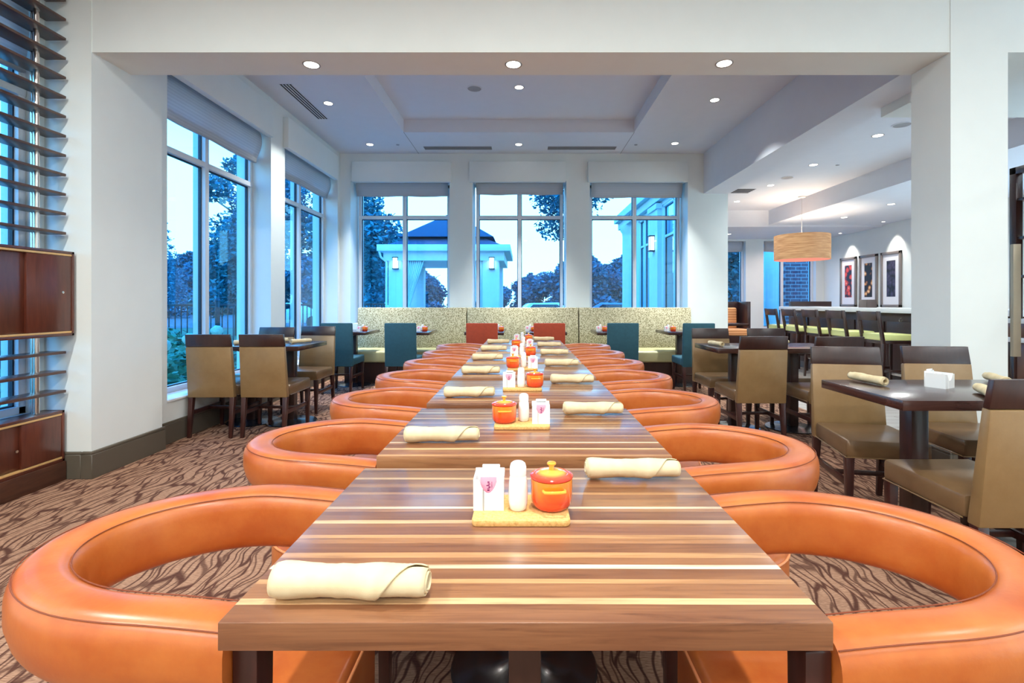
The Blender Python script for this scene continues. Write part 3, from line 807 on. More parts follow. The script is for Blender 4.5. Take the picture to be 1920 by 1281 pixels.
# ---- rolled napkins
def napkin():
    b = B(); nu, nth = 26, 96
    L = .218
    grid = []
    for i in range(nu+1):
        u = i/nu; x = -L/2+L*u
        tmax = 19.5-PI*1.15*min(1, max(0, (u-.66)/.26))+.15*math.sin(u*7)
        row = []
        for j in range(nth+1):
            th = tmax*j/nth
            r = .0115+.00074*th
            r *= 1+.05*math.sin(u*9+1)+.03*math.sin(u*21)+(-.06 if .3 < u < .42 else 0)
            edge = min(u, 1-u)
            if edge < .04: r *= .93+.07*edge/.04
            xx = x + (th/tmax-.5)*.006*(1 if u > .5 else -1)*-1
            row.append(b.bm.verts.new((xx, r*math.cos(th-2.2), r*.86*math.sin(th-2.2))))
        grid.append(row)
    for i in range(nu):
        for j in range(nth):
            f = b.bm.faces.new((grid[i][j], grid[i+1][j], grid[i+1][j+1], grid[i][j+1])); f.smooth = True
    zmin = min(v.co.z for v in b.bm.verts)
    for v in b.bm.verts: v.co.z -= zmin-.0012
    o = b.obj('rolled_napkin', 'linen', sharp=False)
    s = o.modifiers.new('thick', 'SOLIDIFY'); s.thickness = .0016; s.offset = 0
    return tag(o, 'x', 'napkin')
NK = Proto(napkin())
lx = [(-.242, .045, -2), (-.241, .125, 1), (-.235, .125, 1.5), (-.245, .13, 0), (-.255, .12, 1), (-.25, .10, 0), (-.25, .14, 1)]
rx = [(.257, .53, 1.5), (.258, .50, 1), (.25, .51, 2), (.25, .50, 2), (.245, .49, 2), (.24, .50, 3), (.22, .50, 2)]
for k in range(7):
    y = Y0+PITCH*k
    a = NK.put((lx[k][0], y+lx[k][1]+.01, TT), math.radians(lx[k][2]), 'rolled napkin at the left place of the %s table of the central row' % ordk(k), 'rolled napkins on the central row')
    a = NK.put((rx[k][0], y+rx[k][1], TT), -math.radians(rx[k][2]), 'rolled napkin at the right place of the %s table of the central row' % ordk(k), 'rolled napkins on the central row')

# ---- condiment sets
def cork_mat():
    pts = []
    X, Y, r = .092, .064, .012
    for cx, cy, a0 in ((X-r, Y-r, 0), (-X+r, Y-r, PI/2), (-X+r, -Y+r, PI), (X-r, -Y+r, 3*PI/2)):
        for i in range(6): pts.append((cx+r*math.cos(a0+PI/2*i/5), cy+r*math.sin(a0+PI/2*i/5)))
    return tag(B().prism(pts, 0, .012, .003, 2).obj('cork_mat', 'cork'), 'x', 'cork mat')
def caddy():
    t = thing('packet_caddy', 'x', 'packet caddy')
    b = B(); X, Y, h = .0295, .026, .063
    w_ = .0035
    b.box(-X, X, Y-w_, Y, 0, h+.004, .0012); b.box(-X, -X+w_, -Y+w_, Y-w_, 0, h-.002); b.box(X-w_, X, -Y+w_, Y-w_, 0, h-.002); b.box(-X+w_, X-w_, -Y+w_, Y-w_, 0, .004)
    # front wall with a rounded notch
    nn = 18; top = []
    for i in range(nn+1):
        x = -X+2*X*i/nn; q = abs(x+.001)/.017
        z = h-.004 if q >= 1 else h-.004-.026*(1-q**2)**.8
        top.append((x, z))
    for i in range(nn):
        (x0, z0), (x1, z1) = top[i], top[i+1]
        b.hexa([(x0, -Y, 0), (x1, -Y, 0), (x1, -Y+w_, 0), (x0, -Y+w_, 0), (x0, -Y, z0), (x1, -Y, z1), (x1, -Y+w_, z1), (x0, -Y+w_, z0)])
    bmesh.ops.remove_doubles(b.bm, verts=b.bm.verts, dist=1e-5)
    b.obj('holder', 'white_ceramic', t)
    b = B(); b.box(-.016, .020, Y-w_, Y, h-.002, h+.011, .002); b.obj('back_lip', 'white_ceramic', t)
    return t
def packet(mat, name='sweetener_packet', marks=True):
    t = thing(name, 'x', 'packet')
    b = B(); b.box(-.0155, .0155, -.0014, .0014, 0, .056, .0008); b.obj('sachet', mat, t)
    if marks:
        b = B()
        for i, (x, z, w_, h_) in enumerate(((.000, .046, .004, .0026), (.001, .0425, .0045, .002), (-.001, .0395, .006, .0022), (.002, .0365, .004, .0024), (0, .034, .005, .0014), (.0, .0305, .0045, .0026), (.0065, .041, .0009, .012))):
            b.box(x-w_/2, x+w_/2, -.00165, -.0013, z-h_/2, z+h_/2)
        b.obj('printed_marks', 'ink', t)
    return t
def shaker():
    t = thing('white_shaker', 'x', 'shaker')
    pr = [(0, 0), (.013, 0), (.0165, .003), (.0185, .015), (.019, .03), (.0182, .048), (.0165, .064), (.0158, .066)]
    B().lathe(pr, n=28, sy=.92, close=False).obj('body', 'white_ceramic', t)
    B().lathe([(.0158, .066), (.0163, .069), (.0162, .083), (.014, .090), (.009, .0935), (0, .0945)], n=28, sy=.92, close=False).obj('cap', 'white_ceramic', t)
    return t
def pot():
    t = thing('mini_casserole', 'x', 'casserole')
    pr = [(0, 0), (.030, 0), (.035, .003), (.0392, .010), (.0405, .02), (.041, .04), (.0412, .056), (.0412, .058), (.037, .058), (.037, .01), (0, .006)]
    B().lathe(pr, n=48, close=False).obj('body', 'glaze', t)
    lid = B().lathe([(.0405, .0585), (.0425, .060), (.0425, .0625), (.040, .0645), (.034, .0665), (.0325, .0668), (.031, .0662), (.025, .0695), (.012, .0722), (.0, .073)], n=48, close=False).lathe([(0, .0585), (.0405, .0585)], n=48, close=False).obj('lid', 'lidglaze', t)
    B().lathe([(.0055, .071), (.005, .079), (.0058, .0815), (.0088, .083), (.0092, .0855), (.0075, .0875), (0, .088)], n=24, close=False).obj('knob', 'yellowglaze', lid)
    for s in (-1, 1):
        pts = [(x, s*y, z) for x, y, z in ((-.020, .033, .043), (-.0205, .0405, .044), (-.019, .0475, .0445), (-.012, .0505, .045), (0, .0515, .045), (.012, .0505, .045), (.019, .0475, .0445), (.0205, .0405, .044), (.020, .033, .043))]
        B().tube(pts, .0032, 10).obj('handle', 'yellowglaze', t)
    return t
MP, CP, SP, PP, PK, WK = Proto(cork_mat()), Proto(caddy()), Proto(shaker()), Proto(pot()), Proto(packet('pink_paper')), Proto(packet('white_paper', 'sugar_packet', False))
def cset(x, y, z, rz, where, grp, mat=True, packets=True, sc_=1.0):
    def P(dx, dy): c, s = math.cos(rz), math.sin(rz); return x+(dx*c-dy*s)*sc_, y+(dx*s+dy*c)*sc_
    S = (sc_,)*3
    def put(pr, dx, dy, dz, r, lab, g):
        px, py = P(dx, dy); o = pr.put((px, py, z+dz), r, lab, g)
        if sc_ != 1: o.scale = S
        return o
    h = .012 if mat else 0
    if mat: put(MP, 0, 0, 0, rz, 'tan cork mat under the condiments on %s' % where, 'cork mats'+grp)
    put(CP, -.063, .006, h, rz if rz < 1 else rz-PI, 'white ceramic packet caddy on %s' % where, 'packet caddies'+grp)
    put(SP, -.006, -.012, h, rz, 'slim white ceramic shaker on %s' % where, 'white shakers'+grp)
    put(PP, .060, .002, h, rz+.08, 'small orange flame-glazed casserole on %s' % where, 'small orange casseroles'+grp)
    if packets:
        r = rz if rz < 1 else rz-PI; q = 1 if rz < 1 else -1
        put(PK, -.064, .006-.0125*q, h+.005, r, 'pink sweetener packet in the caddy on %s' % where, 'pink packets'+grp)
        put(WK, -.058, .006+.006*q, h+.006, r, 'white sugar packet in the caddy on %s' % where, 'white packets'+grp)
for k in range(7):
    cset(-.004, Y0+PITCH*k+.338, TT, 0 if k % 2 == 0 else PI, 'the %s table of the central row' % ordk(k), ' on the central row')

# ================================================================== DINING CHAIRS
def dining():
    """faces +y, origin on the floor under the seat"""
    t = thing('dining_chair', 'x', 'chair')
    w2 = .205
    b = B(); b.hexa([(-w2, -.20, .365), (w2, -.20, .365), (w2, .24, .365), (-w2, .24, .365), (-w2, -.20, .455), (w2, -.20, .455), (w2, .24, .46), (-w2, .24, .46)], .018)
    for v in b.bm.verts:
        if v.co.z > .43: v.co.z += .022*(1-(v.co.x/w2)**2*.8)*(1-((v.co.y-.02)/.24)**2*.8)
    seat = b.obj('seat', 'tanseat', t)
    B().tube([(-w2, -.19, .368), (-w2-.001, .235, .368), (w2+.001, .235, .368), (w2, -.19, .368)], .003, 6).obj('piping', 'tan', seat)
    b = B(); b.hexa([(-w2, -.262, .355), (w2, -.262, .355), (w2, -.205, .355), (-w2, -.205, .355), (-w2+.006, -.300, .805), (w2-.006, -.300, .805), (w2-.006, -.262, .812), (-w2+.006, -.262, .812)], .008)
    b.obj('backrest', 'tan', t)
    b = B(); b.hexa([(-w2+.006, -.296, .808), (w2-.006, -.296, .808), (w2-.006, -.266, .808), (-w2+.006, -.266, .808), (-w2+.010, -.312, .918), (w2-.010, -.312, .918), (w2-.010, -.286, .918), (-w2+.010, -.286, .918)], .003)
    b.obj('top_rail', 'darkwood', t)
    for s in (-1, 1):
        B().leg(s*(w2-.022), .215, 0, .366, .028, .042).obj('leg', 'legwood', t)
        B().leg(s*(w2-.022), -.235, 0, .357, .028, .042, dy=-.035).obj('leg', 'legwood', t)
        B().box(s*(w2-.022)-.01, s*(w2-.022)+.01, -.24, .21, .20, .235, .002).obj('stretcher', 'legwood', t)
    B().box(-w2+.03, w2-.03, -.01, .01, .205, .23, .002).obj('stretcher', 'legwood', t)
    return t
DC = Proto(dining())
gd = 'tan dining chairs with dark top rails'
def chair(x, y, rz, lab): DC.put((x, y, 0), rz, lab, gd)
# left window table
chair(-2.77, 4.68, 0, 'tan dining chair against the left wall, its back to the camera')
chair(-2.30, 4.68, 0, 'tan dining chair nearer the orange chairs at the left window table, back to camera')
chair(-2.78, 5.34, PI, 'tan dining chair at the far side of the left window table, beside the glass')
chair(-2.41, 5.58, PI, 'tan dining chair at the far side of the left window table, beside the teal chair')
# mid right table
chair(1.99, 4.42, 0, 'tan dining chair, back to camera, at the near left of the middle right table')
chair(2.585, 4.37, 0, 'tan dining chair at the near right of the middle right table, partly behind another chair')
chair(2.02, 5.10, PI, 'tan dining chair at the far left of the middle right table, beside the teal chair')
chair(2.62, 5.10, PI, 'tan dining chair at the far right of the middle right table, before the bar')
# near right table
chair(1.98, 2.87, PI-math.radians(11), 'tan dining chair at the far left of the near right table, its seat showing')
chair(2.60, 2.90, PI-math.radians(6), 'tan dining chair at the far right of the near right table, before the white column')
chair(1.905, 2.12, 0, 'large tan dining chair at the right edge of the picture, its back to the camera')
chair(2.52, 2.12, 0, 'tan dining chair at the near right table cut off by the picture edge')

def parson(mat, nm):
    t = thing(nm, 'x', 'chair'); w2 = .205
    b = B(); b.box(-w2, w2, -.20, .24, .37, .47, .018, 3); b.obj('seat', mat, t)
    b = B(); b.hexa([(-w2, -.262, .36), (w2, -.262, .36), (w2, -.20, .36), (-w2, -.20, .36), (-w2, -.292, .93), (w2, -.292, .93), (w2, -.242, .93), (-w2, -.242, .93)], .014)
    b.obj('backrest', mat, t)
    for s in (-1, 1):
        B().leg(s*(w2-.022), .215, 0, .37, .028, .042).obj('leg', 'legwood', t)
        B().leg(s*(w2-.022), -.235, 0, .36, .028, .042, dy=-.035).obj('leg', 'legwood', t)
        B().box(s*(w2-.022)-.01, s*(w2-.022)+.01, -.24, .21, .20, .235, .002).obj('stretcher', 'legwood', t)
    B().box(-w2+.03, w2-.03, -.01, .01, .205, .23, .002).obj('stretcher', 'legwood', t)
    return t
TC, RC = Proto(parson('teal', 'upholstered_chair')), Proto(parson('rust', 'upholstered_chair'))
YC = 6.76
TC.put((-2.43, YC, 0), 0, 'teal upholstered chair at the banquette table nearest the left windows', 'teal upholstered chairs')
TC.put((-1.60, YC, 0), 0, 'teal upholstered chair at the second banquette table from the left windows', 'teal upholstered chairs')
TC.put((1.30, YC, 0), 0, 'teal upholstered chair at the second banquette table from the right wall pier', 'teal upholstered chairs')
TC.put((2.27, YC-.05, 0), 0, 'teal upholstered chair at the banquette table nearest the right wall pier', 'teal upholstered chairs')
RC.put((-.535, YC-.03, 0), 0, 'rust red upholstered chair beyond the left end of the central row', 'rust upholstered chairs')
RC.put((.34, YC-.03, 0), 0, 'rust red upholstered chair beyond the right end of the central row', 'rust upholstered chairs')

# ---- dark tables
def dark_table(x0, x1, y0, y1, posts, label, grp):
    cx, cy = (x0+x1)/2, (y0+y1)/2
    t = thing('pedestal_table', label, 'table', (cx, cy, 0), 0, grp)
    B().box(x0-cx, x1-cx, y0-cy, y1-cy, TT-.043, TT, .002).obj('tabletop', 'tablewood', t)
    for px in posts:
        B().box(px-cx-.04, px-cx+.04, -.04, .04, .02, TT-.05, .003).box(px-cx-.04, px-cx+.04, -.2, .2, TT-.06, TT-.043).obj('pedestal', 'darkwood', t)
        B().lathe([(0, 0), (.235, 0), (.24, .005), (.235, .010), (.10, .018), (.06, .028), (0, .028)], px-cx, 0, 40, close=False).obj('base', 'black', t)
    return t
dark_table(1.60, 2.82, 2.10, 2.676, (1.87, 2.54), 'dark wood table at the near right, before the white column', 'dark four-seat tables')
dark_table(1.745, 2.92, 4.46, 5.07, (2.01, 2.57), 'dark wood table in the middle right, before the bar', 'dark four-seat tables')
dark_table(-2.98, -2.11, 4.68, 5.36, (-2.72, -2.33), 'dark wood table beside the left windows', 'dark four-seat tables')
bt = [(-2.74, -2.19, 'nearest the left windows'), (-1.90, -1.31, 'second from the left windows'), (-.82, -.27, 'behind the left rust chair'),
      (.04, .61, 'behind the right rust chair'), (1.03, 1.60, 'second from the right wall pier'), (2.02, 2.58, 'nearest the right wall pier')]
for i, (a, c, l) in enumerate(bt):
    dark_table(a, c, 6.93, 7.62, ((a+c)/2 if i != 5 else 2.27,), 'small dark banquette table '+l, 'small banquette tables')
    cxx = {0: -2.30, 1: -1.44, 2: -.345, 3: .12, 4: 1.14, 5: 2.12}[i]
    rzz = 0
    w_ = 'the banquette table '+l
    PP.put((cxx+.03, 7.15, TT), .1, 'small orange casserole on '+w_, 'small orange casseroles on the banquette tables')
    CP.put((cxx-.06, 7.17, TT), 0, 'white packet caddy on '+w_, 'packet caddies on the banquette tables')
    SP.put((cxx-.02, 7.23, TT), 0, 'white shaker on '+w_, 'white shakers on the banquette tables')
    PK.put((cxx-.062, 7.16, TT+.006), 0, 'pink sweetener packet in the caddy on '+w_, 'pink packets on the banquette tables')

def put_nap(x, y, deg, lab): NK.put((x, y, TT), math.radians(deg), lab, 'rolled napkins on the dark tables')
put_nap(1.765, 2.56, 97, 'rolled napkin at the far left of the near right dark table')
put_nap(2.42, 2.55, 66, 'rolled napkin at the far right of the near right dark table, its end open')
put_nap(2.04, 2.20, 60, 'rolled napkin half hidden by the large chair at the near right dark table')
put_nap(1.83, 4.74, 100, 'rolled napkin on the left of the middle right dark table')
put_nap(2.52, 4.92, 12, 'rolled napkin on the far right of the middle right dark table')
put_nap(-2.25, 5.05, 55, 'rolled napkin on the right of the left window table')
put_nap(-2.55, 5.16, 20, 'rolled napkin in the middle of the left window table')
put_nap(-2.72, 4.90, 30, 'rolled napkin between the two near chairs at the left window table')
o = CP.put((2.035, 2.44, TT), math.radians(28), 'large white packet caddy on the near right dark table', 'packet caddies on the dark tables'); o.scale = (1.5, 1.7, 1.15)
o = WK.put((2.022, 2.42, TT+.02), math.radians(28), 'white packet in the large caddy on the near right dark table', 'packets on the dark tables')
PP.put((2.33, 4.80, TT), .1, 'small orange casserole on the middle right dark table', 'condiments on the dark tables')
CP.put((2.45, 4.80, TT), 0, 'white packet caddy on the middle right dark table', 'packet caddies on the dark tables')
CP.put((-2.82, 5.02, TT), 0, 'white packet caddy on the left window table', 'packet caddies on the dark tables')
SP.put((-2.755, 5.03, TT), 0, 'white shaker on the left window table', 'condiments on the dark tables')

# ---- banquette
segs = [(-2.66, -.915, 'left'), (-.90, .885, 'middle'), (.90, 2.70, 'right')]
for a, c, l in segs:
    cx = (a+c)/2; t = thing('banquette', '%s section of the speckled banquette along the back wall' % l, 'bench', (cx, 7.8, 0), 0, 'banquette sections'); h = (c-a)/2
    b = B(); b.hexa([(-h, .17, .45), (h, .17, .45), (h, .37, .45), (-h, .37, .45), (-h, .22, 1.115), (h, .22, 1.115), (h, .37, 1.115), (-h, .37, 1.115)], .012); b.obj('backrest', 'booth', t)
    b = B(); b.box(-h, h, -.45, .20, .31, .475, .03, 4); b.obj('seat', 'cream_vinyl', t)
    B().box(-h, h, -.38, .37, 0, .31).obj('base', 'darkwood', t)

# ================================================================== SLATTED SCREEN ON THE LEFT
SX0, SX1 = -3.225, -3.09
YE = 3.372; YS = 1.2
scr = thing('slatted_screen', 'tall dark slatted screen with steel poles and two cabinets at the left edge', 'shelf unit', (-3.15, 2.4, 0))
def sb(b, nm, mat, parent=scr): # parts are written in world coordinates
    o = b.obj(nm, mat, parent); o.location = (3.15, -2.4, 0); return o
zs = [.553+.1312*i for i in range(0, 3)]; zs = [.600, .731, .862]
zs2 = []
z = 1.666
while z < 3.6: zs2.append(z); z += .1312
for z in zs+zs2: sb(B().box(SX0, SX1, YS, YE, z-.009, z+.009, .002), 'slat', 'slatwood')
for y in (3.235, 2.25, 1.35):
    sb(B().lathe([(.0175, .475), (.0175, CZ)], -3.158, y, 20), 'pole', 'chrome')
    sb(B().lathe([(.0175, .475), (.0175, CZ)], -3.205, y+.03, 20), 'pole', 'chrome')
def cabinet(nm, x0, x1, z0, z1, seam, knob, plinth, ye=YE):
    cb = B(); t_ = .018
    cb.box(x0, x1, YS, ye, z1-t_, z1, .002); cb.box(x0, x1, YS, ye, z0, z0+t_, .002)
    cb.box(x0, x1, ye-t_, ye, z0, z1, .002); cb.box(x0, x1, YS, YS+t_, z0, z1, .002); cb.box(x0, x0+t_, YS, ye, z0, z1)
    c = sb(cb, nm, 'cabwood')
    def sub(b, n, m): o = b.obj(n, m, c); o.location = (0, 0, 0); return o
    sub(B().box(x1-.02, x1-.003, seam, ye-t_, z0+.034, z1-.034, .001), 'door', 'cabwood')
    sub(B().box(x1-.032, x1-.018, YS+t_, seam+.02, z0+.034, z1-.034, .001), 'door', 'cabwood')
    sub(B().box(x1-.03, x1-.001, YS+t_, ye-t_, z1-t_-.014, z1-t_-.001, .001), 'gold_strip', 'gold')
    sub(B().box(x1-.03, x1-.001, YS+t_, ye-t_, z0+t_+.001, z0+t_+.014, .001), 'gold_strip', 'gold')
    k = B(); k.lathe([(.004, 0), (.004, .006), (.009, .009), (.009, .012), (0, .013)], n=16)
    k.xf(Matrix.Translation((x1-.012, knob[0], knob[1])) @ Matrix.Rotation(PI/2, 4, 'Y')); sub(k, 'knob', 'knob')
    if plinth: sub(B().box(x0, x1+.012, YS, ye, 0, z0, .003), 'plinth', 'slatwood')
    return c
cabinet('upper_cabinet', -3.24, -3.035, .976, 1.54, 3.05, (3.29, 1.265), False)
cabinet('lower_cabinet', -3.24, -3.10, .13, .473, 3.085, (3.055, .285), True)

# ================================================================== BAR
bar = thing('bar_counter', 'long dark wood bar with a white top under the bay ceiling', 'bar', (5.35, 8.2, 0))
def bb_(b, n, m, par=bar): o = b.obj(n, m, par); o.location = (-5.35, -8.2, 0); return o
bb_(B().box(4.98, 5.75, 5.0, 9.72, 1.055, 1.12, .004), 'countertop', 'counter')
bb_(B().box(5.15, 5.65, 5.1, 9.62, 0, 1.055, .003), 'cabinet', 'darkwood')
for i in range(7):
    y = 5.2+.635*i
    bb_(B().box(5.135, 5.15, y, y+.58, .12, .93, .004), 'front_panel', 'darkwood')
    h = B(); h.tube([(5.132, y+.29, .985), (5.10, y+.29, .975), (5.095, y+.29, .955), (5.105, y+.29, .94)], .005, 8).tube([(5.132, y+.27, .955), (5.11, y+.27, .945)], .005, 8)
    bb_(h, 'bag_hook', 'knob')
def stool():
    """faces +x"""
    t = thing('bar_stool', 'x', 'bar stool')
    B().box(-.20, .20, -.20, .20, .705, .79, .02, 3).obj('seat', 'green_seat', t)
    B().box(-.19, .19, -.19, .19, .665, .705, .003).obj('seat_frame', 'darkwood', t)
    for s in (-1, 1):
        b = B(); b.hexa([(-.205, s*.19-.018, .665), (-.165, s*.19-.018, .665), (-.165, s*.19+.018, .665), (-.205, s*.19+.018, .665), (-.27, s*.19-.018, 1.085), (-.235, s*.19-.018, 1.085), (-.235, s*.19+.018, 1.085), (-.27, s*.19+.018, 1.085)], .003)
        b.obj('back_post', 'darkwood', t)
        B().leg(-.185, s*.19, 0, .665, .03, .04, dx=-.03).obj('leg', 'darkwood', t)
        B().leg(.175, s*.175, 0, .665, .03, .038).obj('leg', 'darkwood', t)
        B().box(-.18, .17, s*.18-.01, s*.18+.01, .30, .33, .002).obj('stretcher', 'darkwood', t)
    B().hexa([(-.262, -.17, .965), (-.228, -.17, .965), (-.228, .17, .965), (-.262, .17, .965), (-.268, -.17, 1.08), (-.238, -.17, 1.08), (-.238, .17, 1.08), (-.268, .17, 1.08)], .003).obj('top_rail', 'darkwood', t)
    B().box(.165, .18, -.16, .16, .22, .255, .002).obj('footrest', 'chrome', t)
    return t
ST = Proto(stool())
for i, y in enumerate((6.58, 7.28, 7.93, 8.57, 9.17)):
    ST.put((4.80, y, 0), 0, 'green-seated bar stool, '+['nearest the white column', 'second from the white column', 'third from the white column, midway along the bar', 'second from the far end of the bar', 'at the far end of the bar'][i], 'green-seated stools along the bar')
# menus on the bar
for y, l, a in ((7.62, 'dark folded menu on the bar top before the gold print, left one', -.5), (7.44, 'dark folded menu on the bar top before the gold print, right one', -.5)):
    b = B(); b.hexa([(-.04, -.06, 0), (-.03, -.06, 0), (-.03, .06, 0), (-.04, .06, 0), (0, -.06, .12), (.006, -.06, .12), (.006, .06, .12), (0, .06, .12)])
    b.hexa([(.04, -.06, 0), (.05, -.06, 0), (.05, .06, 0), (.04, .06, 0), (.002, -.06, .12), (.01, -.06, .12), (.01, .06, .12), (.002, .06, .12)])
    o = b.obj('menu_card', 'darkwood', loc=(5.2, y, 1.12)); o.rotation_euler = (0, 0, math.radians(60)); tag(o, l, 'menu', 'menus on the bar')

# drum pendant
px, py = 5.0, 8.95
dp = thing('drum_pendant', 'wide wood-veneer drum pendant over the bar stools', 'pendant light', (px, py, 0))
B().lathe([(.443, 1.96), (.45, 1.96), (.45, 2.40), (.443, 2.40), (.443, 1.96)], n=64, close=False).obj('drum_shade', 'drum', dp)
B().lathe([(0, 1.962), (.442, 1.962)], n=48, close=False).obj('diffuser', 'diffuser', dp)
B().tube([(0, 0, 2.3), (0, 0, 3.1)], .006, 8).tube([(-.44, 0, 2.38), (.44, 0, 2.38)], .006, 6).tube([(0, -.44, 2.38), (0, .44, 2.38)], .006, 6).obj('cord', 'trimwhite', dp)
B().lathe([(0, 3.07), (.06, 3.08), (.065, 3.1)], n=24, close=False).obj('canopy', 'trimwhite', dp)
lamp(px, py, 2.3, .12, 6, (1, .72, .45), 180, rot=(PI, 0, 0)); 
d = bpy.data.lights.new('lamp', 'POINT'); d.energy = 40*LK; d.color = (1, .86, .68); d.shadow_soft_size = .08
q = bpy.data.objects.new('lamp', d); C.objects.link(q); q.location = (px, py, 2.15)

# framed prints
def print_(y0, y1, label, am, nm):
    cy = (y0+y1)/2; h = (y1-y0)/2; z0, z1 = 1.10, 2.22; x = 7.42
    t = thing('framed_print', label, 'picture', (x, cy, (z0+z1)/2), 0, 'framed prints beside the bar'); H = (z1-z0)/2
    b = B(); f = .055
    b.box(-.035, 0, -h, -h+f, -H, H, .004); b.box(-.035, 0, h-f, h, -H, H, .004); b.box(-.035, 0, -h, h, -H, -H+f, .004); b.box(-.035, 0, -h, h, H-f, H, .004); b.obj('frame', 'frame', t)
    B().box(-.015, -.002, -h+f, h-f, -H+f, H-f).obj('mat_board', 'mat_board', t)
    B().box(-.018, -.014, -h*.42, h*.42, -H*.62, H*.68).obj('artwork', am, t)
print_(11.08, 11.64, 'tall framed print of red blossoms on the bar wall', 'art_red', '')
print_(10.42, 10.98, 'tall framed print of golden blossoms on the bar wall', 'art_gold', '')
print_(9.76, 10.32, 'tall framed dark violet print on the bar wall', 'art_dark', '')

# high-backed lounge seats near the far windows
t = thing('high_back_seat', 'high-backed dark settee with orange cushions by the far bay window', 'settee', (4.55, 10.9, 0))
B().box(-1.0, .40, .42, .52, .0, 1.215, .006).obj('back_panel', 'darkwood', t)
B().box(.33, .40, -.05, .42, 0, 1.215, .006).obj('side_panel', 'darkwood', t)
B().box(-1.0, .42, -.25, .42, .0, .48, .006).obj('base', 'darkwood', t)
B().box(-.98, .33, -.24, .40, .48, .62, .03, 3).obj('seat_cushion', 'pillow', t)
b = B(); b.box(-.95, .24, .26, .40, .60, 1.08, .04, 3); b.obj('back_cushion', 'pillow', t)
t = thing('high_back_seat', 'dark high-backed settee seen over the bar end below the pendant', 'settee', (6.55, 11.3, 0))
B().box(-.48, .44, .0, .10, 0, 1.22, .006).obj('back_panel', 'darkwood', t); B().box(-.44, .40, .1, .6, 0, .5, .03).obj('seat_cushion', 'pillow', t)
# low table before the settee
dark_table(3.62, 4.35, 9.6, 10.3, (3.98,), 'dark side table in the bay before the high-backed settee', None)

# shelf unit at the right edge
t = thing('display_shelf', 'dark framed display shelves with a white counter at the right edge', 'shelf unit', (4.2, 3.4, 0))
def rb(b, n, m): o = b.obj(n, m, t); o.location = (-4.2, -3.4, 0); return o
X = 4.22
rb(B().box(X, X+.06, 4.27, 4.33, .0, 2.36, .003), 'frame_post', 'darkwood')
rb(B().box(X, X+.06, 2.2, 4.33, 2.30, 2.36, .003), 'frame_rail', 'darkwood')
for z in (2.08, 1.75, 1.42): rb(B().box(X+.01, X+.36, 2.2, 4.30, z-.012, z+.012, .002), 'shelf', 'darkwood')
rb(B().box(X+.36, X+.39, 2.2, 4.33, .9, 2.36), 'back_panel', 'counter')
rb(B().box(X-.03, X+.4, 2.2, 4.36, 1.02, 1.06, .003), 'counter', 'counter')
rb(B().box(X-.02, X+.4, 2.2, 4.33, .90, 1.02, .003), 'cabinet', 'cabwood')
rb(B().box(X-.05, X+.4, 2.2, 4.36, .86, .90, .003), 'counter', 'counter')
rb(B().box(X, X+.4, 2.2, 4.33, 0, .86, .003), 'cabinet', 'cabwood')
struct(B().box(5.4, 5.5, 4.65, 7.0, 0, 2.8).obj('wall_right', 'wall')) if False else None
t = thing('bronze_panel', 'narrow champagne metal panel at the right of the white column', 'panel', (3.93, 3.95, 0))
B().box(-.06, .0, -.015, .015, .77, 1.66, .003).obj('face_plate', 'bronze', t)
B().box(-.045, -.015, .0, .03, 0, .80, .003).obj('support', 'darkwood', t)
B().box(0, .29, -.01, .012, .775, 1.02, .003).obj('bracket', 'darkwood', t) if False else None

# ================================================================== OUTDOORS
struct(B().box(-60, 60, 8.72, 90, -.32, -.2).obj('ground', 'lawn'))
g_ = B().box(-60, -3.56, -30, 8.72, -.32, -.2).obj('ground', 'lawn'); struct(g_)
struct(B().box(-60, 40, 27, 55, -.2, -.19).obj('ground_parking', 'asphalt'))
struct(B().box(-5.6, -3.56, -2, 24, -.2, -.17).obj('ground_walk', 'stucco'))

# pavilion
pv = thing('garden_pavilion', 'white garden pavilion with curtains seen through the back windows', 'pavilion', (-2.5, 16.5, 0))
def pb(b, n, m, par=None):
    o = b.obj(n, m, par or pv)
    if par is None: o.location = (2.5, -16.5, 0)
    return o
for x in (-4.22, -1.28):
    for y in (15.6, 18.4): pb(B().box(x, x+.52, y, y+.5, -.2, 2.78, .01).box(x-.03, x+.55, y-.03, y+.53, 2.6, 2.78, .01), 'pier', 'stucco')
pb(B().box(-4.5, -.4, 15.3, 19.2, 2.78, 2.98, .01).box(-4.35, -.6, 15.5, 19.0, 2.50, 2.78), 'cornice', 'stucco')
b = B(); r = b.bm
def hip(b, x0, x1, y0, y1, z0, z1, ix, iy):
    return b.hexa([(x0, y0, z0), (x1, y0, z0), (x1, y1, z0), (x0, y1, z0), (x0+ix, y0+iy, z1), (x1-ix, y0+iy, z1), (x1-ix, y1-iy, z1), (x0+ix, y1-iy, z1)])
hip(b, -4.3, -.65, 15.5, 19.0, 2.98, 3.35, .75, .75); hip(b, -4.0, -.95, 15.9, 18.7, 3.3, 4.25, 1.45, 1.3); pb(b, 'roof', 'roof')
pb(B().tube([(-4.45, 15.35, 2.85), (-4.40, 15.4, 2.6), (-4.25, 15.5, 2.45), (-4.25, 15.5, -.2)], .035, 8), 'downspout', 'stucco')
